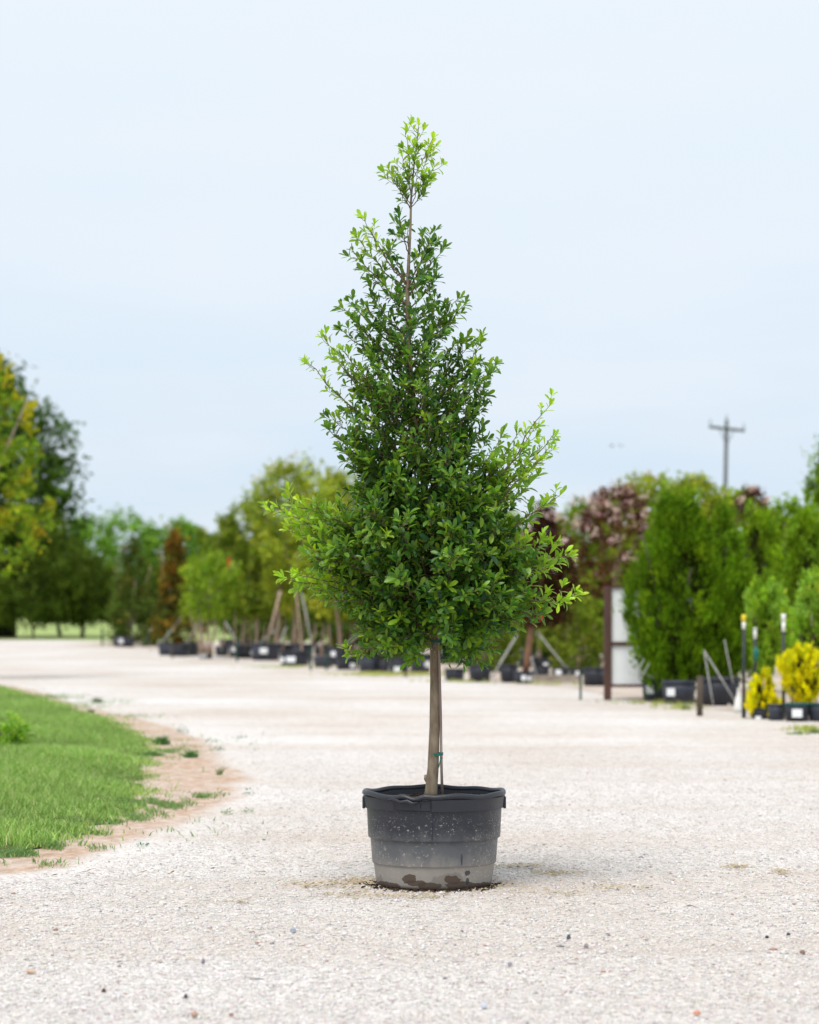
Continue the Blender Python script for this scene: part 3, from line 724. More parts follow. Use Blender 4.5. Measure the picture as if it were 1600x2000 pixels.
    for j in range(2):
        for i in range(sn): fs.append((1+j*sn+i, 1+(j+1)*sn+i, 1+(j+1)*sn+(i+1) % sn, 1+j*sn+(i+1) % sn))
    MB().add(vs, fs).build('soil', M['soil'], root, smooth=True)
    # bark mulch lumps on the soil
    m2 = MB()
    for _ in range(160):
        a, r_ = rnd.uniform(0, 6.28), .26*rnd.random()**.5
        m2.box((r_*math.cos(a), r_*math.sin(a), .370), (rnd.uniform(.01, .03), rnd.uniform(.006, .014), .006), Matrix.Rotation(rnd.uniform(0, 3), 3, 'Z') @ Matrix.Rotation(rnd.uniform(-.5, .5), 3, 'X'))
    tag(m2.build('mulch', M['soil'], root), kind='stuff')
    # bits of soil and roots around the foot
    V = MB()
    for _ in range(260):
        side = rnd.random()
        a = rnd.uniform(math.pi, 2*math.pi) if side < .6 else rnd.uniform(0, 6.28)
        r_ = .242+abs(rnd.gauss(0, .035))
        s = rnd.uniform(.003, .009)
        V.box((cx+r_*math.cos(a), HY+r_*math.sin(a), s*.3), (s*2, s, s*.8), Matrix.Rotation(rnd.uniform(0, 3), 3, 'Z'), .6)
    tag(V.build('soil_crumbs', M['soil']), kind='stuff')
build_tub()

# tan chaff drifts left and right of the tub, crushed into the gravel
def chaff():
    P = []; 
    for (px, py, w_, h_, c) in [(640, 1727, 75, 5, 420), (700, 1720, 40, 5, 260), (690, 1745, 50, 8, 200), (1020, 1692, 60, 3, 220), (1090, 1705, 55, 4, 320), (1200, 1733, 60, 4, 160), (1440, 1693, 25, 3, 160), (1530, 1704, 22, 4, 160), (960, 1730, 60, 10, 160), (1100, 1745, 60, 5, 100), (800, 1750, 90, 5, 300), (455, 1760, 30, 4, 60), (230, 1870, 160, 8, 40)]:
        c = int(c*.42); yy = YD(py+rng.normal(0, h_/1.3, c)); xx = (px+rng.normal(0, w_/1.7, c)-800)/F*YD(py); P.append(np.stack([xx, yy, np.zeros(c)+.004], 1))
    P = np.concatenate(P); n = len(P)
    a = rng.uniform(0, 6.28, n); l_ = rng.uniform(.004, .014, n); wv = rng.uniform(.0015, .004, n)
    d = np.stack([np.cos(a), np.sin(a), rng.uniform(-.1, .3, n)], 1)*l_[:, None]; s = np.stack([-np.sin(a), np.cos(a), rng.uniform(-.3, .3, n)], 1)*wv[:, None]
    V = np.stack([P-d-s, P+d-s, P+d+s, P-d+s, P+np.array([[0, 0, .003]])], 1).reshape(-1, 3); b = (np.arange(n)*5)[:, None]
    Fq = np.concatenate([b+np.array([[i, (i+1) % 4, 4]]) for i in range(4)])
    C = pick([(.50, .41, .28), (.40, .31, .20), (.17, .13, .08), (.34, .31, .17)], (5, 3, .8, 1), n)
    tag(link('plant_chaff', mesh_np('plant_chaff', V, Fq, M['stone'], np.repeat(C, 5, axis=0))), kind='stuff')
chaff()

# single stones and dry leaves that stand out on the gravel
def stone(px, py, wpx, hpx, c, name, label, cat, group):
    Y = YD(py+hpx*.4); s = wpx/2*Y/F; hh = hpx*Y/F
    vs = []; fs = []; n = 8
    for j, (zz, q) in enumerate(((-.1, .9), (.3, 1.05), (.7, .85), (1, .4))):
        for i in range(n):
            t = 2*math.pi*i/n; r_ = s*q*rnd.uniform(.82, 1.15); vs.append((r_*math.cos(t), r_*math.sin(t)*.8, hh*zz*rnd.uniform(.85, 1.1)))
    for j in range(3):
        for i in range(n): fs.append((j*n+i, j*n+(i+1) % n, (j+1)*n+(i+1) % n, (j+1)*n+i))
    fs += [tuple(range(3*n, 4*n)), tuple(reversed(range(n)))]
    me = mesh_np_any(name, vs, fs, M['stone'], c)
    o = link(name, me, None, (X(px, Y), Y, .002)); o.rotation_euler = (0, 0, rnd.uniform(0, 3)); tag(o, label, cat, group)
def mesh_np_any(name, vs, fs, mat, c):
    me = bpy.data.meshes.new(name); me.from_pydata(vs, [], fs); me.update()
    a = me.attributes.new('col', 'FLOAT_COLOR', 'POINT'); a.data.foreach_set('color', [x for _ in vs for x in (*c, 1)])
    me.materials.append(mat); return me
for (px, py, w_, h_, c, lb) in [
    (1111, 1831, 10, 8, (.10, .11, .14), 'dark slate-blue pebble on the gravel to the right of and below the tub'),
    (1145, 1848, 11, 7, (.28, .24, .24), 'grey-brown pebble just below and right of the dark slate-blue one'),
    (573, 1817, 13, 8, (.34, .36, .42), 'pale blue-grey pebble on the gravel left of and below the tub'),
    (397, 1879, 8, 9, (.20, .20, .25), 'upright bluish pebble lying in the open gravel below the dirt verge'),
    (203, 1936, 9, 7, (.10, .05, .04), 'small dark brown pebble in the lower left of the gravel'),
    (363, 1946, 9, 6, (.09, .06, .08), 'purplish black pebble in the foreground gravel, right of the dark brown one'),
    (380, 1982, 18, 9, (.42, .28, .22), 'flat reddish tan stone, largest in the foreground gravel'),
    (1361, 1979, 16, 7, (.60, .26, .17), 'orange brick chip near the bottom edge of the gravel'),
    (945, 1965, 14, 9, (.50, .55, .62), 'pale bluish white pebble near the bottom edge of the gravel'),
    (1498, 1831, 8, 5, (.05, .05, .06), 'tiny black pebble on the gravel far to the right'),
    (1540, 1825, 8, 5, (.07, .08, .11), 'tiny dark blue pebble, rightmost of the dark ones on the gravel'),
    (996, 1884, 10, 6, (.26, .24, .28), 'grey-violet pebble straight below the right side of the tub'),
    (1567, 1860, 14, 6, (.26, .17, .14), 'flat brown stone at the right edge of the gravel'),
    (452, 1983, 10, 5, (.30, .12, .11), 'dull red chip in the foreground, right of the flat tan stone'),
    (60, 1898, 22, 5, (.55, .38, .25), 'flat orange-tan flake of stone at the left edge of the gravel')]:
    stone(px, py, w_, h_, c, 'stone', lb, 'stone', 'odd stones lying on the pale gravel')
def dry_leaf(px, py, wpx, c, label, up=.5):
    Y = YD(py+3); s = wpx*Y/F
    V, Fq = leaf_template(.5, -up*.6, .3)
    V = (V-np.array([.5, 0, 0]))*s; V[:, 1] *= 1.4; V[:, 2] += s*.16
    o = link('dry_leaf', mesh_np('dry_leaf', V, Fq, M['dryleaf'], np.tile(c, (len(V), 1)), smooth=True), None, (X(px, Y), Y, .006)); o.rotation_euler = (rnd.uniform(-.3, .3), rnd.uniform(-.2, .2), rnd.uniform(-.6, .6)); tag(o, label, 'leaf', 'dry leaves fallen on the gravel')
dry_leaf(169, 1706, 17, (.42, .27, .10), 'curled light brown dry leaf just beyond the tip of the dirt verge')
dry_leaf(105, 1713, 16, (.16, .10, .05), 'crumpled dark brown dry leaf, leftmost on the gravel below the verge')
dry_leaf(278, 1707, 17, (.45, .27, .10), 'flat orange-brown dry leaf, second from the right in the row below the verge')
dry_leaf(334, 1709, 17, (.38, .22, .07), 'humped golden brown dry leaf, rightmost in the row below the verge')
dry_leaf(415, 1699, 13, (.10, .10, .10), 'small blackish dry leaf on the gravel between verge and tub')
dry_leaf(567, 1729, 11, (.62, .55, .04), 'small bright yellow fallen leaf on the gravel left of the tub')
dry_leaf(1101, 1949, 18, (.32, .06, .08), 'upturned dark red leaf on the gravel in the foreground', 1.0)
dry_leaf(640, 1546, 9, (.20, .12, .08), 'small brown leaf on the gravel road behind and left of the tub')
dry_leaf(1439, 1696, 14, (.26, .24, .12), 'olive brown dry scrap on the gravel right of the tub', .3)
dry_leaf(269, 1540, 14, (.5, .28, .12), 'orange-brown dry leaf at the corner of the lawn on bare dirt')

# weeds on the verge: tufts of blades or small leafy seedlings
def tuft(px, py, wpx, hpx, n, cols, label, cat='weed', name='weed', group='weeds along the edge of the road', broad=False, zoff=0):
    Y = YD(py); s = Y/F
    root_loc = (X(px, Y), Y, zoff)
    a = rng.uniform(0, 2*np.pi, n); r_ = rng.random(n)**.8*wpx*s*.42
    P = np.stack([np.cos(a)*r_, np.sin(a)*r_, np.zeros(n)], 1)
    h = hpx*s*rng.uniform(.35, 1.0, n)*(1.05-.65*(r_/(wpx*s*.42)))
    if broad and hpx > 40: h = hpx*s*rng.uniform(.7, 1.25, n)*(1.1-.35*(r_/(wpx*s*.42))); r_ = r_*.8
    if not broad:
        V, Fq, C = blades(P, h, rng.uniform(.003, .007, n)*(1+Y/30), pick(cols, [1]*len(cols), n), 1.3)
    else:
        ln = rng.uniform(.5, 1.0, n)*max(.02, wpx*s*.22)
        D = np.stack([np.cos(a), np.sin(a), rng.uniform(.0, 1.2, n)], 1)
        Rm = frames(D, np.tile([0, 0, 1.], (n, 1))+rng.normal(0, .3, (n, 3)))
        TV, TF = leaf_template(.3, .2, .1)
        P2 = np.stack([np.cos(a)*r_*1.3, np.sin(a)*r_*1.3, h*rng.random(n)], 1)
        V = (np.einsum('nij,nkj->nki', Rm, TV[None]*ln[:, None, None])+P2[:, None]).reshape(-1, 3)
        Fq = (TF[None]+(np.arange(n)*len(TV))[:, None, None]).reshape(-1, 4); C = np.repeat(pick(cols, [1]*len(cols), n), len(TV), axis=0)
    if broad and hpx > 40:
        rt = empty(name, root_loc); tag(rt, label, cat, group)
        link('foliage', mesh_np('foliage', V, Fq, M['grass'], C), rt)
        mb = MB()
        for _ in range(9):
            q = rnd.uniform(0, 6.28); mb.tube([(0, 0, 0), (.05*math.cos(q), .05*math.sin(q), hpx*s*.65)], [.003, .002], 4)
        mb.build('stems', M['twig'], rt); return
    o = link(name, mesh_np(name, V, Fq, M['grass'], C), None, root_loc); tag(o, label, cat, group)
G1 = [(.13, .27, .08), (.17, .31, .11), (.10, .20, .08)]
tuft(316, 1454, 42, 26, 260, G1, 'dense dark green grass tuft beside the front corner of the lawn, tallest of its kind')
tuft(298, 1476, 60, 14, 220, G1, 'low spreading grass clump at the corner of the lawn where bare dirt begins')
tuft(373, 1479, 34, 20, 200, G1, 'spiky green tuft on the bare dirt, right of the tallest tuft')
tuft(356, 1432, 24, 20, 90, [(.08, .19, .10), (.10, .22, .12)], 'small bluish green weed on gravel behind the spiky tufts', broad=True)
tuft(425, 1466, 26, 12, 60, [(.08, .19, .11)], 'flat bluish weed on the gravel right of the spiky tuft', broad=True)
tuft(474, 1442, 16, 9, 40, [(.05, .18, .13)], 'tiny teal weed alone on the gravel road, farthest right of the weeds', broad=True)
tuft(428, 1513, 24, 26, 26, [(.22, .28, .14)], 'thin wispy pale grass sprig on the edge of the dirt')
tuft(408, 1447, 14, 8, 40, [(.12, .25, .10)], 'tiny green weed between the bluish weeds on the gravel', broad=True)
tuft(487, 1552, 16, 18, 34, [(.09, .22, .10)], 'small upright seedling at the tip of the verge, right of the dirt', broad=True)
tuft(446, 1590, 24, 14, 50, [(.22, .30, .10), (.14, .24, .08)], 'yellowish green weed where the dirt meets the gravel', broad=True)
tuft(484, 1587, 18, 12, 34, [(.12, .26, .10)], 'small green weed right beside the yellowish weed', broad=True)
tuft(392, 1558, 40, 8, 60, G1, 'trailing grass runner across the bare dirt')
tuft(190, 1372, 26, 16, 90, [(.12, .22, .12), (.2, .2, .12)], 'greyish weed on the gravel beyond the far tongue of the lawn')
tuft(178, 1392, 18, 12, 70, [(.14, .2, .08)], 'olive grass tuft at the far tip of the verge')
tuft(276, 1652, 20, 6, 20, [(.03, .22, .13)], 'single teal green weed lying on the gravel beside the near verge', broad=True)
tuft(1558, 1434, 60, 10, 110, [(.16, .28, .08), (.22, .30, .10)], 'low green weeds in front of the teal pots')
tuft(1592, 1432, 30, 16, 80, [(.14, .26, .08), (.22, .30, .10)], 'taller green weed at the very right edge of the road')
tuft(1340, 1386, 22, 22, 60, [(.24, .32, .12)], 'pale weed in front of the wide black pots beside the short wooden post')
tuft(28, 1468, 62, 62, 700, [(.32, .55, .05), (.42, .62, .06), (.18, .38, .05)], 'small bright yellow-green bush growing on the lawn at its left edge', 'bush', 'bush', None, broad=True, zoff=.02)
# brown stump at the very edge
st_ = MB().lathe([(0, .16), (.05, .165), (.075, .14), (.085, .08), (.10, 0)], 12, lambda t, r, z: (r*(1+.15*math.sin(3*t)), z)).build('stump', M['bark_dark'], None, smooth=True, loc=(X(-14, 20.5), 20.5, .02)); tag(st_, 'small brown stump on the lawn just left of the yellow-green bush', 'stump')

# ------------------------------------------------------------------ background vegetation
PROF = {
    'round': [(0, .25), (.08, .62), (.25, .93), (.5, 1.0), (.75, .86), (.92, .5), (1, .12)],
    'vase': [(0, .22), (.15, .5), (.4, .8), (.65, 1.0), (.85, .9), (1, .35)],
    'egg': [(0, .45), (.1, .8), (.3, 1.0), (.55, .92), (.8, .6), (1, .14)],
    'cone': [(0, .55), (.08, .9), (.22, 1.0), (.5, .72), (.8, .36), (1, .06)],
    'wall': [(0, .95), (.2, 1), (.7, 1), (.9, .85), (1, .5)],
    'dome': [(0, .55), (.12, .84), (.35, 1.0), (.6, .84), (.82, .52), (.93, .3), (1, .1)],
    'mop': [(0, .55), (.1, .8), (.4, 1.0), (.7, .95), (.9, .6), (1, .2)],
}
PAL = {
    'oak': ([(.045, .095, .025), (.065, .13, .03), (.03, .065, .02)], (3, 2, 2)),
    'darkolive': ([(.06, .10, .022), (.085, .135, .03), (.035, .06, .016)], (3, 2, 2)),
    'yellow': ([(.15, .25, .03), (.36, .32, .02), (.10, .19, .03), (.42, .25, .03)], (5, 1.3, 5, .4)),
    'lime': ([(.16, .27, .04), (.23, .33, .05), (.09, .18, .03)], (3, 2, 2)),
    'far': ([(.13, .25, .05), (.17, .31, .07), (.09, .19, .05)], (3, 2, 2)),
    'olive': ([(.11, .17, .03), (.155, .225, .04), (.06, .10, .025), (.25, .24, .05)], (4, 3, 2, .5)),
    'olivelight': ([(.19, .26, .045), (.26, .33, .06), (.10, .16, .03), (.36, .34, .07)], (4, 3, 2, .7)),
    'magnolia': ([(.055, .10, .03), (.075, .13, .04), (.17, .12, .05), (.035, .06, .025)], (3, 3.4, .9, 2)),
    'rust': ([(.04, .075, .028), (.20, .09, .02), (.08, .06, .02), (.24, .17, .04)], (4.2, 1.8, 1.4, .9)),
    'purple': ([(.035, .012, .018), (.055, .02, .025), (.02, .010, .012), (.08, .04, .03)], (3, 3, 2, .6)),
    'purplemix': ([(.07, .03, .035), (.10, .045, .045), (.13, .17, .05), (.05, .02, .025)], (3, 3, 1.2, 2)),
    'juniper': ([(.070, .155, .008), (.105, .215, .010), (.035, .085, .008), (.15, .26, .015)], (4, 3, 2.4, 1)),
    'juniperlight': ([(.12, .225, .015), (.17, .30, .02), (.06, .13, .015)], (3, 3, 2)),
    'cypress': ([(.16, .32, .03), (.24, .40, .06), (.10, .22, .03), (.40, .42, .10)], (3, 3, 2, .5)),
    'gold': ([(.60, .60, .005), (.50, .50, .010), (.24, .30, .02), (.60, .56, .02)], (4, 2, 1.2, 2)),
    'mixgreen': ([(.13, .23, .03), (.19, .29, .04), (.08, .14, .025), (.30, .20, .05)], (4, 3, 2, .25)),
}
def crown_np(Y, x0, x1, y0, y1, prof, pal, n, leaf, spray=False, sprigs=0, holes=.0, depth=1.0, clump=None, slim=.5, origin=(0, 0, 0)):
    global rng
    rng = np.random.default_rng(int(abs(x0)*7+abs(y0)*3+Y))
    s = Y/F; cx, rx = X((x0+x1)/2, Y), (x1-x0)/2*s; zb, zt = Z(y1, Y), Z(y0, Y); H = zt-zb
    pr = PROF[prof]; hs = np.array([a for a, b in pr]); rs = np.array([b for a, b in pr])
    per = 60 if spray and leaf > .07 else 26; K = max(8, n//per)
    # clump centres: height with weight by radius
    hh = rng.random(K*3); acc = rng.random(K*3) < np.interp(hh, hs, rs)**.8; hh = hh[acc][:K]; K = len(hh)
    ph = rng.uniform(0, 2*np.pi, K)
    p1, p2, p3 = rng.uniform(0, 6.28, 3)
    lob = 1+.12*np.sin(2*ph+p1+hh*7)+.13*np.sin(3*ph+p2-hh*13)+.10*np.sin(5*ph+p3+hh*21)
    rad = np.interp(hh, hs, rs)*rng.random(K)**(.16 if spray else .30)*lob*(.98 if spray else 1.04)
    cr = clump or rx*.16
    Cc = np.stack([cx+(rx-cr*.15)*rad*np.cos(ph), Y+(rx-cr*.15)*depth*rad*np.sin(ph), zb+H*hh], 1)
    if holes: 
        g = np.sin(Cc[:, 0]/rx*4+p1)*np.sin(Cc[:, 2]/H*9+p2)*np.sin(Cc[:, 1]/rx*3+p3); kk = g < 1-holes; Cc, ph, rad, hh = Cc[kk], ph[kk], rad[kk], hh[kk]; K = len(Cc)
    cs = cr*rng.uniform(.5, 1.25, K)
    m = np.maximum(6, (per*rng.uniform(.5, 1.5, K)).astype(int)); idx = np.repeat(np.arange(K), m); n2 = len(idx)
    offv = rng.normal(0, .40 if spray else .5, (n2, 3))*cs[idx][:, None]
    if spray: offv *= np.array([[.75, .75, 1.5]]); offv[:, 2] += cs[idx]*.3
    P = Cc[idx]+offv
    base_dir = np.stack([np.cos(ph)*rad, np.sin(ph)*rad, np.zeros(K)], 1)[idx]
    if spray: D = base_dir*.75+np.array([[0, 0, 1.0]])+rng.normal(0, .38, (n2, 3))
    else: D = base_dir*.5+rng.normal(0, .7, (n2, 3))+np.array([[0, 0, .1]])
    cb = rng.uniform(.68, 1.3, K)[idx]
    cc_ = pick(PAL[pal][0], PAL[pal][1], K, .1)[idx]*.55+pick(PAL[pal][0], PAL[pal][1], n2, .2)*.45
    C = cc_*cb[:, None]*np.array([[1.50, 1.36, .75]])
    if sprigs:
        for _ in range(sprigs):
            h0 = rng.uniform(.5, .97); a = rng.uniform(0, 6.28); r0 = np.interp(h0, hs, rs)*.85
            b0 = np.array([cx+rx*r0*math.cos(a), Y+rx*depth*r0*math.sin(a), zb+H*h0])
            dv = unit(np.array([math.cos(a)*.45, math.sin(a)*.45, rng.uniform(.7, 1.4)])); Ls = rng.uniform(.10, .26)*max(rx, H*.35)*1.3
            k = int(14+8*rng.random()); tt = rng.random(k)
            P = np.concatenate([P, b0+dv*Ls*tt[:, None]+rng.normal(0, leaf*.45, (k, 3))]); D = np.concatenate([D, dv+rng.normal(0, .5, (k, 3))])
            C = np.concatenate([C, pick([PAL[pal][0][1]], [1], k, .2)*1.25])
    if spray:      # sparse dead inner twigs and needles, coloured dark to paint shade between clumps
        k = len(P)//4; hk = rng.random(k); pk = rng.uniform(0, 6.28, k); rk = np.interp(hk, hs, rs)*rng.random(k)**.5*.72
        P = np.concatenate([P, np.stack([cx+rx*rk*np.cos(pk), Y+rx*depth*rk*np.sin(pk), zb+H*hk*.95], 1)]); D = np.concatenate([D, rng.normal(0, 1, (k, 3))+np.array([[0, 0, .8]])])
        C = np.concatenate([C, pick([(.05, .045, .015), (.035, .05, .012)], [1, 1], k)])
    n2 = len(P); U = np.array([[0, 0, .6]])+rng.normal(0, .7, (n2, 3))
    Rm = frames(D, U); Ln = leaf*rng.uniform(.6, 1.35, n2)
    wq = slim*(.45 if spray else 1.0)
    T = np.array([(-.5, 0, 0), (0.05, -wq*.5, .06), (.5, 0, 0), (0.05, wq*.5, .06)])
    V = np.einsum('nij,nkj->nki', Rm, T[None]*Ln[:, None, None])+P[:, None]
    V[:, :, 2] = np.maximum(V[:, :, 2], .01)
    V = V.reshape(-1, 3)-np.array(origin)
    Fq = (np.arange(n2)*4)[:, None]+np.array([[0, 1, 2, 3]])
    return V, Fq, np.repeat(C, 4, axis=0), Cc
def blossoms(root, Cc, s, c, num, top=True, w=.05):
    """loose flower heads on the outside of a crown"""
    order = np.argsort(-(Cc[:, 2]+rng.normal(0, .5, len(Cc))-.25*Cc[:, 1])) if top else rng.permutation(len(Cc))
    B = Cc[order[:num]]; cen = Cc.mean(0); B = B+(B-cen)*np.array([[.22, .22, .12]])+np.array([[0, -.14, 0]]); k = 11; n = len(B)*k
    P = np.repeat(B, k, axis=0)+rng.normal(0, s*.75, (n, 3)); D = rng.normal(0, 1, (n, 3)); Rm = frames(D, rng.normal(0, 1, (n, 3)))
    T = np.array([(-.5, 0, 0), (0, -.45, .1), (.5, 0, 0), (0, .45, .1)])
    V = (np.einsum('nij,nkj->nki', Rm, T[None]*rng.uniform(.5, 1.0, (n, 1, 1))*w)+P[:, None]).reshape(-1, 3)-np.array(root.location)
    o = link('blossoms', mesh_np('blossoms', V, (np.arange(n)*4)[:, None]+np.array([[0, 1, 2, 3]]), M['foliage'], np.repeat(pick(c, [1]*len(c), n, .1), 4, axis=0)), root); tag(o, kind='stuff')
PINK = [(.62, .44, .44), (.72, .58, .56), (.48, .28, .31)]
def tree(name, label, x0, x1, y0, y1, Y, prof, pal, n, leaf, trunks=((0, 0, 4),), bark='bark_far', cat='tree', group=None, z0=0.0, topf=.35, bl=None, **kw):
    """trunks: (px at base, px inside crown, width px); crown box in photo pixels at distance Y"""
    s = Y/F; cxp = (x0+x1)/2
    root = empty(name, (X(trunks[0][0] or cxp, Y), Y, z0)); tag(root, label, cat, group); rl = np.array(root.location)
    for (pb, pt, wd) in trunks:
        pb = pb or cxp; pt = pt or cxp
        a = Vector((X(pb, Y), Y+rnd.uniform(-.05, .05), z0)); b = Vector((X(pt, Y), Y+rnd.uniform(-.1, .1), Z(y1-(y1-y0)*topf, Y)))
        pts = [a.lerp(b, t)+Vector((rnd.gauss(0, 1)*wd*s*.35*(0 < t < 1), 0, 0)) for t in (0, .3, .6, 1)]
        MB().tube([p-Vector(rl) for p in pts], [wd*s*.5*q for q in (1.15, 1, .85, .4)], 7, .06).build('trunk', M[bark], root, smooth=True)
    # main limbs inside the crown
    c0 = Vector((X(trunks[0][1] or cxp, Y), Y, Z(y1-(y1-y0)*.12, Y)))
    for k in range(4):
        a = k*1.57+rnd.uniform(-.4, .4); rr = (x1-x0)/2*s*.7
        tip = Vector((X(cxp, Y)+rr*math.cos(a), Y+rr*math.sin(a), Z(y1-(y1-y0)*rnd.uniform(.5, .85), Y)))
        md = c0.lerp(tip, .5)+Vector((0, 0, -.1*rr))
        MB().tube([c0-Vector(rl), md-Vector(rl), tip-Vector(rl)], [trunks[0][2]*s*.28, trunks[0][2]*s*.18, .01], 5).build('branch', M[bark], root, smooth=True)
    V, Fq, C, Cc = crown_np(Y, x0, x1, y0, y1, prof, pal, n, leaf, origin=rl, **kw)
    o = link('crown', mesh_np('crown', V, Fq, M['foliage'], C), root); tag(o, kind='stuff')
    if bl: blossoms(root, Cc, bl[1]*s, bl[2] if len(bl) > 2 else PINK, bl[0], w=.07)
    return root

# left side
tree('oak_tree', 'big dark green oak with billowing crown rising highest at the left edge', -270, 128, 690, 1195, 110, 'round', 'oak', 24000, .36, trunks=((-60, -60, 30),), bark='bark_dark', clump=.8, sprigs=0)
tree('elm_tree', 'yellow and lime leaved tree hanging in from the left edge, nearest of the big trees', -170, 105, 690, 1125, 42, 'egg', 'yellow', 5200, .095, trunks=((-90, -80, 16),), clump=.16, holes=.1, sprigs=30, slim=.6)
tree('oak_tree', 'dark rounded tree at the far edge of the yard beside the maroon bin', -70, 160, 985, 1214, 106, 'mop', 'darkolive', 9000, .24, trunks=((66, 60, 4),), bark='bark_dark', clump=.45)
tree('oak_tree', 'dark low tree behind the rounded one, its foliage almost black', 40, 190, 1050, 1213, 118, 'mop', 'oak', 6000, .26, trunks=((118, 115, 8),), bark='bark_dark', clump=.45)
tree('oak_tree', 'olive green tree with a short dark trunk on the edge of the pale field', 112, 232, 1085, 1213, 109, 'mop', 'darkolive', 6000, .20, trunks=((161, 163, 8),), bark='bark_dark', clump=.35)
tree('oak_tree', 'dull green tree on the far field just left of the orange-brown magnolia', 250, 350, 1110, 1212, 112, 'mop', 'darkolive', 4000, .20, trunks=((300, 302, 5),), bark='bark_dark', clump=.3)
for (a, b, c, lb) in [(120, 230, 1012, 'bright green far tree beyond the field, next to the big dark oak'), (195, 300, 1000, 'airy bright green far tree with thin top beyond the reddish magnolia'), (270, 345, 1030, 'low bright green far tree between the two magnolias'),
                      (320, 395, 1022, 'yellowish green far tree behind the orange-brown magnolia'), (370, 440, 1052, 'lowest bright green far tree, in the dip of the skyline')]:
    tree('far_tree', lb, a, b, c, 1205, 225, 'vase', 'far', 3600, .42, trunks=((0, 0, 5),), bark='bark_dark', clump=.8, sprigs=14, holes=.15, group='far trees beyond the pale field')
def woodland(name, x0, x1, y0, y1, Y, pal, n, leaf, dpt):
    s = Y/F; K = n//30; px = rng.uniform(x0, x1, K); top = y0+12*np.sin(px*.03)+8*np.sin(px*.083+1)
    py = y1+(top-y1)*rng.random(K)**.8
    Cc = np.stack([(px-800)*s, Y+rng.uniform(0, dpt, K), CAMZ-(py-HZ)*s], 1)
    P = np.repeat(Cc, 30, axis=0)+rng.normal(0, 5*s, (K*30, 3)); m = len(P); P[:, 2] = np.maximum(P[:, 2], .05)
    Rm = frames(rng.normal(0, 1, (m, 3)), np.array([[0, 0, .6]])+rng.normal(0, .7, (m, 3)))
    T = np.array([(-.5, 0, 0), (0, -.28, .05), (.5, 0, 0), (0, .28, .05)])
    V = (np.einsum('nij,nkj->nki', Rm, T[None]*rng.uniform(.6, 1.3, (m, 1, 1))*leaf)+P[:, None]).reshape(-1, 3)
    o = link(name, mesh_np(name, V, (np.arange(m)*4)[:, None]+np.array([[0, 1, 2, 3]]), M['foliage'], np.repeat(pick(PAL[pal][0], PAL[pal][1], m)*np.array([[1.35, 1.3, .95]]), 4, axis=0))); tag(o, kind='stuff')
woodland('far_woods', -260, 700, 1120, 1213, 235, 'darkolive', 26000, .6, 20)
woodland('far_woods', 380, 1900, 1040, 1232, 130, 'olive', 42000, .42, 12)
woodland('low_shrubs', 430, 1250, 1196, 1264, 78, 'darkolive', 16000, .20, 5)
woodland('low_shrubs', 640, 1260, 1205, 1272, 73, 'magnolia', 9000, .16, 3)
woodland('low_shrubs', 850, 1250, 1222, 1302, 54, 'darkolive', 9000, .12, 2)

def pot(px0, px1, pyt, pyb, label, mat='pot_far', tags=(), group='black nursery pots standing along the road', teal=False):
    """tags: (px, py, wpx, hpx)"""
    Y = YD(pyb); s = Y/F; r = (px1-px0)/2*s; h = (pyb-pyt)*s
    root = empty('plant_pot', (X((px0+px1)/2, Y+r), Y+r, 0)); tag(root, label, 'plant pot', group)
    MB().lathe([(0, .003), (r*.88, 0), (r*.925, h*.45), (r*.935, h*.47), (r*.96, h*.9), (r*.90, h*.9), (r*.86, h*.75)], 28).build('wall', M[mat], root, smooth=True)
    MB().lathe([(r*.965, h*.86), (r, h*.87), (r*1.01, h*.96), (r, h), (r*.94, h), (r*.93, h*.9)], 28).build('rim', M['pot_teal' if teal else mat], root, smooth=True)
    MB().lathe([(0, h*.93), (r*.5, h*.9), (r*.93, h*.86)], 16).build('soil', M['soil'], root, smooth=True)
    for (a, b, c, d) in tags:
        xx = X(a, Y)-X((px0+px1)/2, Y+r); zz = Z(b, Y); yy = -math.sqrt(max((r*.95)**2-xx*xx, .0001))-.012
        MB().box((xx, yy, zz), (c*s, .006, d*s), Matrix.Rotation(math.atan2(xx, -yy)*.8, 3, 'Z')).build('label_tag', M['tag'], root)
    return Y+r
def support(a, b, Ya, Yb, wpx, label, mat='pole_grey', group='diagonal support poles propping the potted trees', name='support_pole'):
    p = Vector((X(a[0], Ya), Ya, max(Z(a[1], Ya), .0))); q = Vector((X(b[0], Yb), Yb, max(Z(b[1], Yb), 0)))
    o = MB().tube([Vector(), (q-p)*.5, q-p], [wpx*Ya/F*.36]*3, 6).build(name, M[mat], None, smooth=True, loc=p)
    return tag(o, label, 'pole', group)

# magnolias and the light green tree, left middle
tree('magnolia_tree', 'narrow dull green magnolia with pinkish brown leaves, first potted tree at the left', 208, 312, 1048, 1262, 82, 'cone', 'magnolia', 6500, .14, trunks=((247, 255, 4),), clump=.25, sprigs=6, bl=(2, 5, [(.5, .18, .12)]))
tree('magnolia_tree', 'tall magnolia with orange-brown and dark leaves, second potted tree', 300, 384, 1035, 1275, 73, 'cone', 'rust', 7000, .13, trunks=((343, 345, 4),), clump=.22, sprigs=5)
pot(222, 250, 1243, 1263, 'small black pot with one white tag under the first magnolia', 'pot_worn', ((237, 1252, 10, 9),))
pot(240, 262, 1246, 1264, 'small untagged black pot half behind the tagged one under the first magnolia')
pot(309, 345, 1256, 1280, 'black pot leaning in the cluster under the orange-brown magnolia, leftmost there', 'pot_worn')
pot(330, 372, 1260, 1282, 'wide black pot under the orange-brown magnolia')
pot(350, 390, 1256, 1281, 'black pot with one white tag right of the orange-brown magnolia', 'pot_far', ((365, 1269, 11, 10),))
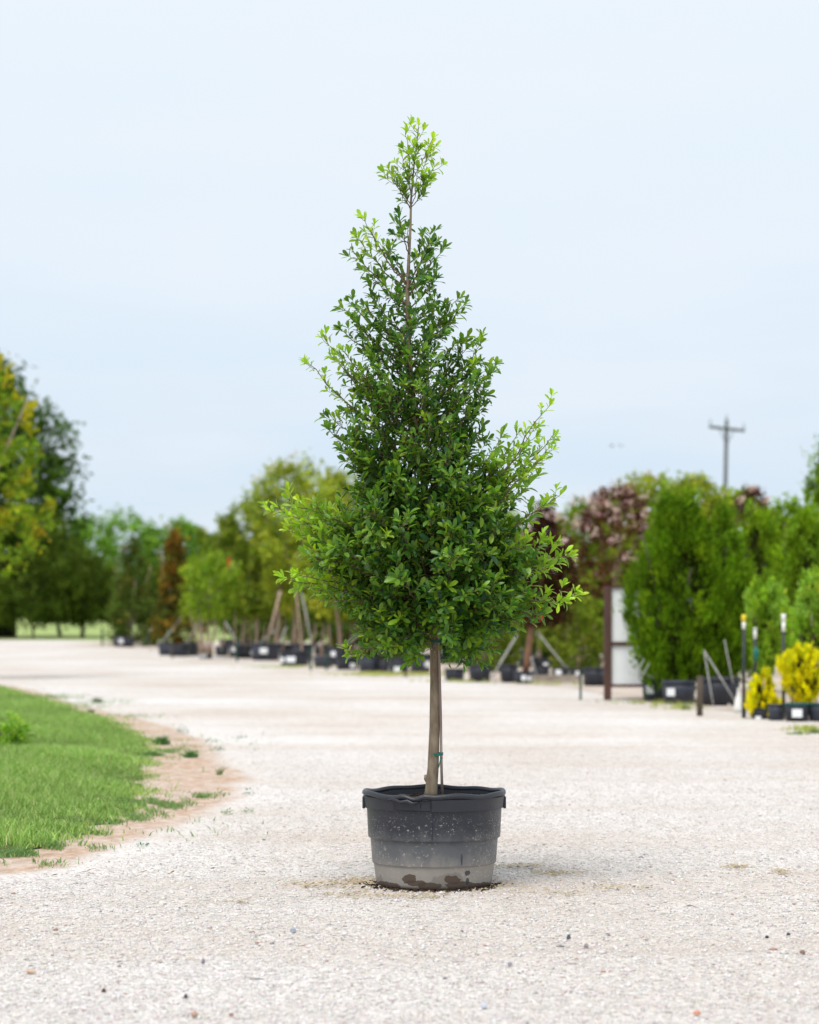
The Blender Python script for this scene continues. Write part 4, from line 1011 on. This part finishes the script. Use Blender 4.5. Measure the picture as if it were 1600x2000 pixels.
pot(388, 416, 1269, 1286, 'small black pot with a low white tag holding the light green fan-trunk tree', 'pot_far', ((398, 1280, 14, 9),))
tree('crepe_myrtle', 'bright light green tree with fan of pale trunks, third potted tree from the left', 352, 466, 1082, 1208, 60, 'mop', 'lime', 5200, .10, z0=.12, trunks=((400, 392, 6), (405, 410, 6), (396, 380, 5), (409, 432, 5), (392, 366, 4)), clump=.18, sprigs=8)
support((318, 1252), (372, 1185), 72, 73, 3.5, 'long grey pole slanting up through the orange-brown magnolia')
support((292, 1232), (332, 1200), 78, 79, 2.5, 'short grey pole between the two magnolias')
support((262, 1262), (256, 1200), 81, 82, 3, 'nearly upright grey pole behind the first magnolia pot')
support((362, 1268), (392, 1200), 68, 66, 3, 'grey pole left of the light green fan-trunk tree')
support((436, 1275), (414, 1205), 64, 60, 3, 'grey pole right of the light green fan-trunk tree')

# crape myrtles, centre left
tree('crepe_myrtle', 'olive green potted tree with tall rounded crown right of the light green one', 425, 550, 985, 1205, 64, 'vase', 'olive', 7000, .12, trunks=((478, 480, 3), (486, 495, 3)), clump=.2, sprigs=16)
tree('crepe_myrtle', 'tallest airy potted tree left of the holly, crown against the sky', 485, 650, 905, 1190, 60, 'vase', 'olivelight', 8500, .12, trunks=((540, 550, 6), (582, 565, 6)), clump=.22, sprigs=34, holes=.15, bl=(14, 5, [(.65, .58, .45)]), z0=.2)
tree('crepe_myrtle', 'yellow-green potted tree just left of the holly with wide crown', 585, 745, 925, 1205, 56, 'round', 'olivelight', 8500, .12, trunks=((664, 660, 6),), clump=.22, sprigs=22)
tree('crepe_myrtle', 'olive green lower tree filling in behind the yellow-green one', 640, 800, 1020, 1215, 60, 'round', 'olive', 6500, .13, trunks=((708, 710, 4), (690, 700, 3)), clump=.24, sprigs=8)
tree('crepe_myrtle', 'dark olive tree low between fan-trunk tree and the tall airy tree', 440, 600, 1090, 1208, 70, 'mop', 'darkolive', 6000, .14, trunks=((500, 500, 4),), clump=.26)
tree('crepe_myrtle', 'olive tree directly behind the crown of the holly', 780, 930, 980, 1215, 55, 'round', 'olive', 6000, .13, trunks=((870, 865, 5), (884, 880, 5)), clump=.22, sprigs=8)
tree('crepe_myrtle', 'green tree behind the right half of the holly crown', 900, 1040, 995, 1230, 52, 'round', 'mixgreen', 6000, .12, trunks=((943, 950, 5), (976, 970, 3)), clump=.2, sprigs=8)
tree('crepe_myrtle', 'reddish olive shrubby tree low behind the left of the holly trunk', 700, 800, 1165, 1305, 48, 'mop', 'magnolia', 3600, .10, trunks=((750, 750, 3),), clump=.16)
rb = MB().box((0, 0, 0), (.10, .03, .22), None, .6).build('red_bloom', M['red'], None, loc=(X(452, 63), 62.2, Z(1100, 63))); tag(rb, 'small dark red flower head in the olive trees left of the holly', 'flower')

pots = [
 (420, 447, 1262, 1281, 'small black pot right of the fan-trunk tree', 'pot_worn', ()),
 (446, 476, 1258, 1283, 'black pot behind the first thin post in the centre left', 'pot_worn', ((456, 1268, 7, 9),)),
 (458, 500, 1262, 1286, 'black pot with a round white tag left of the big tagged pot', 'pot_far', ((493, 1275, 9, 9),)),
 (490, 548, 1257, 1290, 'big black pot with one round white tag, left neighbour of the twin-tag pot', 'pot_worn', ((515, 1271, 15, 11),)),
 (545, 606, 1272, 1300, 'wide black pot with two white tags side by side, left of the holly', 'pot_far', ((551, 1289, 9, 10), (568, 1288, 18, 11))),
 (572, 612, 1258, 1292, 'tall black pot behind the wide one with two tags', 'pot_far', ()),
 (612, 650, 1282, 1304, 'black pot between two thin dark posts left of the holly', 'pot_worn', ()),
 (642, 672, 1264, 1300, 'tall narrow black pot with a white tag behind the low row', 'pot_far', ((651, 1277, 9, 10),)),
 (655, 702, 1284, 1308, 'wide black pot with a white tag at its right side', 'pot_far', ((689, 1300, 11, 9),)),
 (700, 738, 1282, 1312, 'dark slate pot at the left end of the yellow grass strip', 'pot_worn', ()),
 (735, 765, 1288, 1312, 'black pot with white tag behind the yellow grass strip', 'pot_far', ((762, 1308, 8, 9),)),
 (758, 800, 1286, 1316, 'black pot with a large white tag left of the holly trunk', 'pot_far', ((776, 1307, 13, 10),)),
 (800, 842, 1284, 1314, 'black pot with a white tag just left of the holly trunk', 'pot_worn', ((835, 1297, 12, 12),)),
 (868, 908, 1306, 1330, 'black pot with two thin reddish trunks just right of the holly trunk', 'pot_far', ()),
 (915, 960, 1298, 1332, 'round black pot second to the right of the holly trunk', 'pot_far', ()),
 (976, 1012, 1298, 1333, 'square-looking black pot behind left of the purple tree pot', 'pot_far', ()),
 (1003, 1042, 1312, 1335, 'black pot with two white tags holding the purple-leaved tree', 'pot_worn', ((1023, 1324, 9, 10), (1034, 1325, 8, 9))),
 (1040, 1074, 1302, 1324, 'low black pot with pinkish tag right of the purple tree', 'pot_far', ((1066, 1297, 10, 5),)),
 (1012, 1040, 1272, 1304, 'black pot with pale tag standing high behind the purple tree pot', 'pot_far', ((1012, 1297, 9, 7),)),
 (1044, 1066, 1268, 1296, 'black pot with round white tag behind the purple tree, topmost of the tags', 'pot_far', ((1052, 1278, 10, 10),)),
 (1078, 1112, 1304, 1326, 'black pot with round white tag on the pale timber', 'pot_far', ((1091, 1313, 12, 10),)),
 (1112, 1136, 1306, 1328, 'small black pot with white tag right of the timber', 'pot_far', ((1128, 1316, 8, 11),)),
 (1138, 1182, 1304, 1340, 'tall black pot left of the brown sign post', 'pot_far', ()),
 (1160, 1200, 1306, 1340, 'black pot partly behind the brown sign post', 'pot_far', ()),
 (1253, 1312, 1326, 1370, 'slate grey pot with one white tag under the big juniper, left of the pair', 'pot_worn', ((1270, 1347, 15, 16),)),
 (1292, 1360, 1330, 1375, 'slate grey pot with a square white tag under the big juniper, right of the pair', 'pot_worn', ((1311, 1352, 17, 15),)),
 (1364, 1447, 1324, 1379, 'widest black pot, right of the short wooden post under the junipers', 'pot_far', ()),
 (1500, 1532, 1376, 1407, 'small slate pot between the two golden shrubs', 'pot_worn', ()),
 (1532, 1582, 1374, 1409, 'black pot with teal rim and big tilted white tag under the right golden shrub', 'pot_far', ((1557, 1393, 20, 16),)),
 (1578, 1630, 1374, 1409, 'slate pot at the right edge beside the teal rimmed pot', 'pot_worn', ()),
 (1466, 1506, 1384, 1404, 'low brown-black pot under the left golden shrub', 'pot_far', ((1481, 1402, 11, 7),)),
]
for p in pots: pot(*p[:5], mat=p[5], tags=p[6], teal='teal rim' in p[4])
# thin trunks rising from the central pots (second rank, alike)
LM = [(403, 'fan-trunk tree'), (575, 'pot with twin tags'), (622, 'paired steel posts'), (765, 'yellow grass strip'), (848, 'holly trunk'), (1027, 'purple tree'), (1087, 'pale timber'), (1187, 'notice board'), (1260, 'big juniper')]
ORD = ['first', 'second', 'third', 'fourth', 'fifth', 'sixth', 'seventh', 'eighth', 'ninth', 'tenth', 'eleventh', 'twelfth']
def placed(xs, what):
    """name every x by its order between two landmarks of the row"""
    out = {}
    for (xa, na), (xb, nb_) in zip(LM, LM[1:]):
        sel = [x for x in sorted(xs) if xa <= x < xb]
        for i, x in enumerate(sel):
            out[x] = f"{what}, " + (f"{ORD[i]} from left" if len(sel) > 1 else "the only one") + f" between {na} and {nb_}"
    return out
txs = sorted([x+rnd.uniform(-5, 5) for x in list(range(440, 830, 19))+list(range(870, 1000, 22))+list(range(1060, 1250, 24))])
tl_ = placed(txs, 'slim back-rank tree')
for x in txs:
    cr = rnd.uniform(24, 36)
    tree('nursery_tree', tl_[x], x-cr, x+cr, rnd.uniform(1115, 1160), 1200+rnd.uniform(-8, 8), rnd.uniform(58, 74) if x < 1000 else rnd.uniform(46, 58), 'mop', rnd.choice(['olive', 'darkolive', 'mixgreen']), 900, .16,
         trunks=((x+rnd.uniform(-4, 4), x+rnd.uniform(-8, 8), rnd.uniform(3.0, 6.0)),), group='slim nursery trees in the back ranks', clump=.2, topf=.2)
pxs_ = [440+i*(780/24)+rnd.uniform(-6, 6) for i in range(24)]
pl_ = placed(pxs_, 'plain black back-rank pot')
for px in pxs_:
    fy = np.interp(px, [440, 620, 840, 1000, 1200], [1268, 1282, 1298, 1302, 1312])
    pot(px-16, px+16, fy-20, fy-rnd.uniform(0, 5), pl_[px], group='plain black pots in the back ranks')
# leaning props in the centre
for (a, b, Ya, wd, lb) in [((592, 1290), (578, 1150), 58, 4, 'pale pole leaning inward above the pot with two tags'), ((520, 1262), (548, 1155), 60, 5, 'pale slanting pole rising from the big tagged pot'), ((470, 1265), (440, 1215), 63, 3, 'grey pole leaning left in the centre left ranks'), ((610, 1262), (590, 1160), 60, 3.5, 'thin grey pole leaning left behind the pot with two tags'),
    ((530, 1290), (560, 1225), 60, 3, 'short grey pole between the tagged pots'), ((500, 1262), (545, 1225), 60, 2.5, 'low slanting grey pole behind the big tagged pot'), ((660, 1270), (720, 1225), 54, 2.5, 'low grey pole leaning right behind the tall narrow pot'), ((960, 1325), (1010, 1240), 43, 4, 'grey pole slanting between round pot and square pot'), ((905, 1290), (925, 1330), 43, 3.5, 'short pale pole leaning on the round black pot'),
    ((1110, 1310), (1050, 1235), 44, 3, 'grey pole slanting down to the right of the purple tree'), ((1158, 1335), (1182, 1290), 40, 3.5, 'pale pole leaning against the brown sign post'), ((1050, 1322), (1030, 1265), 42, 3, 'grey pole close to the trunk of the purple tree')]:
    support(a, b, Ya-1.5, Ya-1.0, wd*1.4, lb, 'bark_far' if 'pale' in lb else 'pole_grey')

# right side
tree('plum_tree', 'dark purple leaved tree on a thick brown trunk right of the holly', 1000, 1122, 992, 1222, 39.5, 'egg', 'purple', 9000, .075, z0=.15, trunks=((1027, 1045, 12),), bark='bark_red', clump=.13, sprigs=18, bl=(16, 5))
rib = MB().box((0, 0, 0), (.035, .02, .19), Matrix.Rotation(.08, 3, 'Y')).build('ribbon', M['red'], None, loc=(X(1056, 39), 38.7, Z(1200, 39))); tag(rib, 'bright red ribbon hanging from the purple-leaved tree', 'ribbon')
tree('crepe_myrtle', 'green tree with scattered pale pink blooms between the two purple trees', 1082, 1200, 985, 1215, 50, 'vase', 'mixgreen', 7000, .10, trunks=((1140, 1140, 5),), clump=.17, sprigs=16, bl=(26, 4))
tree('crepe_myrtle', 'purple-brown tree covered in pale pink blooms left of the junipers', 1132, 1275, 958, 1165, 43, 'mop', 'purplemix', 5200, .08, trunks=((1195, 1200, 5), (1205, 1210, 4)), clump=.11, sprigs=60, holes=.35, bl=(75, 7))
tree('crepe_myrtle', 'light olive tree with wispy top behind the bloom-covered purple tree', 1185, 1330, 935, 1170, 48, 'vase', 'olivelight', 7500, .10, trunks=((1255, 1258, 5),), clump=.18, sprigs=30, holes=.1, bl=(8, 4))
tree('crepe_myrtle', 'light green wispy tree directly left of the utility pole', 1290, 1425, 938, 1160, 47, 'vase', 'olivelight', 7500, .10, trunks=((1360, 1358, 5),), clump=.18, sprigs=30)
tree('crepe_myrtle', 'light green tree in front of the foot of the utility pole', 1385, 1480, 968, 1180, 49, 'vase', 'mixgreen', 5000, .10, trunks=((1430, 1430, 5),), clump=.17, sprigs=14)
tree('crepe_myrtle', 'narrow purple tree with pink tips right of the utility pole', 1444, 1498, 955, 1110, 43, 'vase', 'purplemix', 2600, .08, trunks=((1470, 1470, 4),), clump=.11, sprigs=10, bl=(16, 4))
tree('crepe_myrtle', 'light green tree right of the narrow purple one', 1488, 1590, 975, 1200, 44, 'round', 'juniperlight', 6000, .10, trunks=((1540, 1540, 5),), clump=.17, sprigs=16)
tree('crepe_myrtle', 'olive shrubby tree below the pink-bloomed green tree, behind the timber', 1062, 1190, 1165, 1318, 45, 'mop', 'olive', 5000, .085, trunks=((1125, 1125, 4), (1160, 1165, 3), (1172, 1172, 3)), clump=.14)
tree('crepe_myrtle', 'greyish green low shrub behind the round black pot right of the holly trunk', 900, 1010, 1180, 1315, 47, 'mop', 'olive', 3600, .09, trunks=((950, 950, 3),), clump=.14)
tree('juniper_tree', 'tall spired conifer cut by the right edge, higher than its neighbours', 1562, 1652, 868, 1270, 36, 'egg', 'juniperlight', 6000, .10, trunks=((1607, 1607, 6),), bark='bark_dark', clump=.14, spray=True, sprigs=20)
tree('juniper_tree', 'biggest deep green juniper, front left of the junipers behind the white panel', 1222, 1432, 965, 1328, 31.4, 'dome', 'juniper', 21000, .085, trunks=((1310, 1318, 8),), bark='bark_dark', clump=.17, spray=True, sprigs=30, z0=.1, slim=.62)
tree('juniper_tree', 'deep green juniper leaning into the biggest one from the right, over the widest pot', 1350, 1476, 1000, 1328, 31.9, 'dome', 'juniper', 13000, .085, trunks=((1408, 1408, 8),), bark='bark_dark', clump=.15, spray=True, sprigs=26, z0=.1, slim=.62)
tree('juniper_tree', 'low bulging juniper peeking out between white panel and the biggest juniper', 1206, 1292, 1150, 1312, 32.4, 'egg', 'juniper', 8500, .08, trunks=((1262, 1258, 5),), bark='bark_dark', clump=.11, spray=True, sprigs=10, slim=.62)
tree('juniper_tree', 'lighter green juniper in the second rank above the yellow-capped stake', 1415, 1545, 985, 1310, 35, 'egg', 'juniperlight', 9000, .09, trunks=((1480, 1480, 6),), bark='bark_dark', clump=.14, spray=True, sprigs=22, slim=.6)
tree('juniper_tree', 'yellowish green juniper in the second rank at the right edge', 1510, 1640, 1000, 1310, 34, 'egg', 'juniperlight', 8000, .09, trunks=((1575, 1575, 6),), bark='bark_dark', clump=.14, spray=True, sprigs=22, slim=.6)
tree('cypress_tree', 'fresh light green cypress behind the left golden shrub', 1458, 1532, 1142, 1325, 29, 'vase', 'cypress', 5200, .07, trunks=((1513, 1505, 3.5),), clump=.10, spray=True, holes=.3, sprigs=34, slim=.7)
tree('cypress_tree', 'fresh light green cypress at the right edge above the right golden shrub', 1542, 1640, 1125, 1345, 28, 'egg', 'cypress', 6000, .07, trunks=((1592, 1592, 4),), clump=.11, spray=True, holes=.3, sprigs=36, slim=.7)
tree('golden_shrub', 'small golden yellow shrub with pointed top beside the yellow-capped stake', 1452, 1526, 1312, 1396, 26.5, 'cone', 'gold', 3600, .05, trunks=((1488, 1488, 3),), cat='shrub', clump=.045, spray=True, sprigs=22, slim=.8, z0=.05)
tree('golden_shrub', 'larger golden yellow shrub at the right edge above the teal rimmed pot', 1524, 1615, 1268, 1384, 26.2, 'vase', 'gold', 6000, .05, trunks=((1558, 1560, 3), (1550, 1548, 2)), cat='shrub', clump=.05, spray=True, sprigs=34, slim=.8, z0=.12)
for (a, b, wd, lb) in [((1375, 1270), (1440, 1376), 4, 'long grey pole slanting down across the widest pot'), ((1376, 1276), (1393, 1376), 3.5, 'steep grey pole crossing the widest pot beside the wooden post'), ((1258, 1288), (1240, 1318), 3.5, 'short grey pole under the low bulging juniper, upper one'), ((1268, 1296), (1249, 1330), 3, 'short grey pole under the low bulging juniper, lower one'), ((1415, 1250), (1432, 1335), 3, 'faint grey pole in the shade of the right junipers')]:
    support(a, b, 30.0, 29.6, wd, lb)

# sign frame with white panels
def sign():
    Y = 32.0; s = Y/F; root = empty('notice_board', (X(1187, Y), Y, 0)); tag(root, 'brown wooden frame with two white panels partly hidden behind the big juniper', 'notice board')
    def bx(x0, x1, y0, y1, t, yo, name, mat):
        MB().box((X((x0+x1)/2, Y)-root.location.x, yo, Z((y0+y1)/2, Y)), ((x1-x0)*s, t, (y1-y0)*s)).build(name, M[mat], root, bevel=.004)
    bx(1180, 1194, 1145, 1367, .09, 0, 'post', 'wood_brown'); bx(1330, 1344, 1145, 1367, .09, 0, 'post', 'wood_brown')
    bx(1194, 1330, 1143, 1149, .06, 0, 'rail', 'wood_brown'); bx(1194, 1330, 1254, 1261, .06, 0, 'rail', 'wood_brown'); bx(1194, 1330, 1337, 1342, .06, 0, 'rail', 'wood_brown')
    bx(1195, 1329.5, 1149.2, 1253.8, .02, .01, 'panel', 'panel'); bx(1195, 1329.5, 1261.2, 1336.8, .02, .01, 'panel', 'panel')
sign()
# posts
def post(px, pyt, pyb, wpx, mat, label, name='fence_post', top=None, group='short posts along the edge of the road'):
    Y = YD(pyb); s = Y/F; h = (pyb-pyt)*s; wd = wpx*s
    root = empty(name, (X(px, Y), Y, 0)); tag(root, label, 'post', group)
    if mat.startswith('wood'):
        MB().tube([(0, 0, 0), (.0, 0, h*.5), (0, 0, h)], [wd*.5, wd*.5, wd*.48], 10, .04).build('shaft', M[mat], root, smooth=True)
    else:
        MB().box((0, 0, h/2), (wd, wd*.18, h)).box((0, -wd*.3, h/2), (wd*.2, wd*.5, h)).build('shaft', M[mat], root)
        MB().tube([(0, 0, h), (0, 0, h+.012)], wd*.4, 6).build('cap', M[mat], root)
post(1367, 1320, 1398, 12, 'wood_old', 'short weathered wooden post in front of the widest black pot')
post(1134, 1312, 1367, 4.5, 'post_green', 'green steel post left of the brown notice board')
post(463, 1248, 1292, 4, 'post_green', 'thin dark steel post in front of the small pots, centre left')
post(607, 1262, 1309, 4.5, 'post_green', 'dark green steel post left of the holly, left of a close pair')
post(638, 1272, 1309, 4.5, 'post_green', 'dark green steel post left of the holly, right of a close pair')
post(792, 1270, 1322, 4, 'post_black', 'thin black steel post just left of the holly trunk')
post(200, 1229, 1261, 4, 'post_green', 'green steel post standing left of the first magnolia')
post(288, 1237, 1263, 4.5, 'post_green', 'green steel post between the two magnolias')
post(336, 1255, 1286, 3, 'wood_old', 'thin brown post in front of the pots under the orange-brown magnolia')
post(66, 1222, 1246, 2.5, 'post_green', 'thinnest faint green post on the pale field at the left')
# capped stakes
def capped(px, pyt, pyb, y1_, y2_, label, capc='yellow', mat='post_black', Y=None):
    Y = Y or YD(pyb); s = Y/F; root = empty('marker_stake', (X(px, Y), Y, 0)); tag(root, label, 'stake', 'tall marker stakes by the golden shrubs')
    zt, za, zb = Z(pyt, Y), Z(y1_, Y), Z(y2_, Y)
    MB().tube([(0, 0, 0), (0, 0, zb)], 3.2*s, 8).build('shaft', M[mat], root, smooth=True)
    MB().tube([(0, 0, za), (0, 0, zt-.02), (0, 0, zt)], [4*s, 4.8*s, 3.6*s], 10).build('cap', M[capc], root, smooth=True)
    MB().tube([(0, 0, zb), (0, 0, za)], [3.4*s, 3.8*s], 10).build('sleeve', M['white'], root, smooth=True)
capped(1453, 1200, 1402, 1215, 1229, 'tall black stake with yellow cap and white sleeve, leftmost of the stakes')
capped(1475, 1226, 1392, 1227, 1248, 'shorter stake with plain white sleeve right of the leftmost one', 'white')
capped(1530.5, 1199, 1404, 1215, 1234, 'tall black stake with whitish cap right of the light cypress', 'white')
capped(1548, 1204, 1390, 1214, 1216, 'stake with small yellow cap, rightmost of the stakes', 'yellow')
gc = MB().tube([(0, -.012, 0), (0, -.012, .10), (0, -.012, .16)], [.02, .034, .012], 8).build('teal_tie', M['tie'], None, smooth=True, loc=(X(1474, 28), 27.9, Z(1290, 28))); tag(gc, 'teal tie bunched on the shorter white-sleeved stake', 'tie')
Yp = 26.7
hs_ = MB().tube([(X(1453, Yp), Yp, 0), (X(1453, Yp), Yp, Z(1368, Yp))], 4.2*Yp/F, 8).build('teal_sleeve', M['pot_teal'], None); tag(hs_, 'teal sleeve round the foot of the leftmost marker stake', 'sleeve')
bg = MB().lathe([(0, .001), (.052, 0), (.058, .05), (.045, .14), (.022, .21), (.018, .27), (.024, .275), (0, .285)], 14, lambda t, r, z: (r*(1+.08*math.sin(3*t)), z)).build('white_bag', M['white'], None, smooth=True, loc=(X(1443, 28), 28, 0)); tag(bg, 'small white plastic bag propped beside the widest black pot', 'bag')

# pale timber edging, pale rocks
tb = MB().box((0, 0, .045), (X(1132, 41)-X(1042, 41), .09, .09)).build('timber', M['timber'], None, bevel=.006, loc=(X(1087, 41), 41.0, 0)); tag(tb, 'pale timber beam lying in front of the tagged pots right of the purple tree', 'timber')
for (px, py, w_, h_, lb) in [(911, 1329, 9, 8, 'pale round rock between the first two pots right of the holly trunk'), (968, 1329, 9, 7, 'pale rock left of the square-looking pot'), (1424, 1379, 8, 7, 'small pale yellow rock in front of the widest pot'), (1121, 1324, 8, 10, 'small pale rock at the end of the timber')]:
    stone(px, py, w_, h_, (.50, .45, .39), 'rock', lb, 'rock', 'pale rocks at the foot of the pots')

# maroon bin at the left edge
def bin_():
    Y = 112.0; s = Y/F; root = empty('wooden_bin', (X(6, Y), Y, 0)); tag(root, 'dark maroon slatted bin standing by the field at the left edge', 'bin'); w_ = 44*s
    MB().box((0, .45, .75), (w_*.96, .8, 1.38)).build('box', M['black'], root)
    for x in (-w_/2, w_/2): MB().box((x, 0, .72), (.14, .12, 1.44)).build('corner_post', M['maroon'], root)
    for z in (.06, .66, 1.25): MB().box((0, -.02, z), (w_-.15, .07, .13)).build('board', M['maroon'], root)
bin_()
# utility pole
def upole():
    Y = 110.0; s = Y/F; root = empty('utility_pole', (X(1411, Y), Y, 0)); tag(root, 'grey wooden utility pole with one crossarm rising above the trees', 'utility pole')
    h = Z(820, Y); lean = X(1419.5, Y)-X(1411, Y)
    MB().tube([(0, 0, 0), (lean*.5, 0, h*.5), (lean, 0, h)], [.125, .105, .085], 10).build('pole', M['pole_wood'], root, smooth=True)
    zc = Z(838, Y); c = Vector((lean*.97, -.14, zc)); L_ = 70*s
    rot = Matrix.Rotation(R(6.5), 3, 'Y')
    MB().box(c, (L_, .10, .13), rot).build('crossarm', M['pole_wood'], root)
    for sx in (-1, 1):
        p = c+rot @ Vector((sx*L_*.47, 0, .07))
        MB().tube([p, p+Vector((0, 0, .14)), p+Vector((0, 0, .30))], [.02, .045, .02], 7).build('insulator', M['insulator'], root, smooth=True)
        q = c+rot @ Vector((sx*L_*.2, .03, -.05)); MB().tube([q, Vector((lean*.93, -.03, zc-.75))], .022, 5).build('brace', M['pole_wood'], root)
    MB().tube([(lean, 0, h), (lean, 0, h+.12), (lean, 0, h+.26)], [.02, .045, .02], 7).build('insulator', M['insulator'], root, smooth=True)
upole()
def bird(px, py, label, a):
    Y = 90.0; s = Y/F; m = MB()
    m.tube([(-.07, 0, 0), (-.03, 0, .005), (.03, 0, .008), (.07, 0, .015), (.09, 0, .015)], [.006, .022, .026, .016, .003], 8)
    for sy in (-1, 1):
        m.add([(-.03, sy*.01, .01), (.03, sy*.01, .01), (.05, sy*.09, .04), (.0, sy*.17, .035), (-.01, sy*.09, .035), (0, sy*.05, .02)], [(0, 1, 2, 3, 4), (1, 0, 5), (5, 2, 1)])
    m.add([(-.06, -.02, .002), (-.12, -.03, .002), (-.12, .03, .002), (-.06, .02, .002), (-.07, 0, .012)], [(0, 1, 2, 3), (0, 4, 1), (3, 2, 4)])
    o = m.build('bird', M['bird'], None, smooth=False, loc=(X(px, Y), Y, Z(py, Y))); o.rotation_euler = (.3, 0, a); tag(o, label, 'bird', 'birds in the sky left of the utility pole')
bird(1195, 871, 'left of two tiny grey birds flying in the sky', .6)
bird(1212, 871, 'right of two tiny grey birds flying in the sky', 1.0)
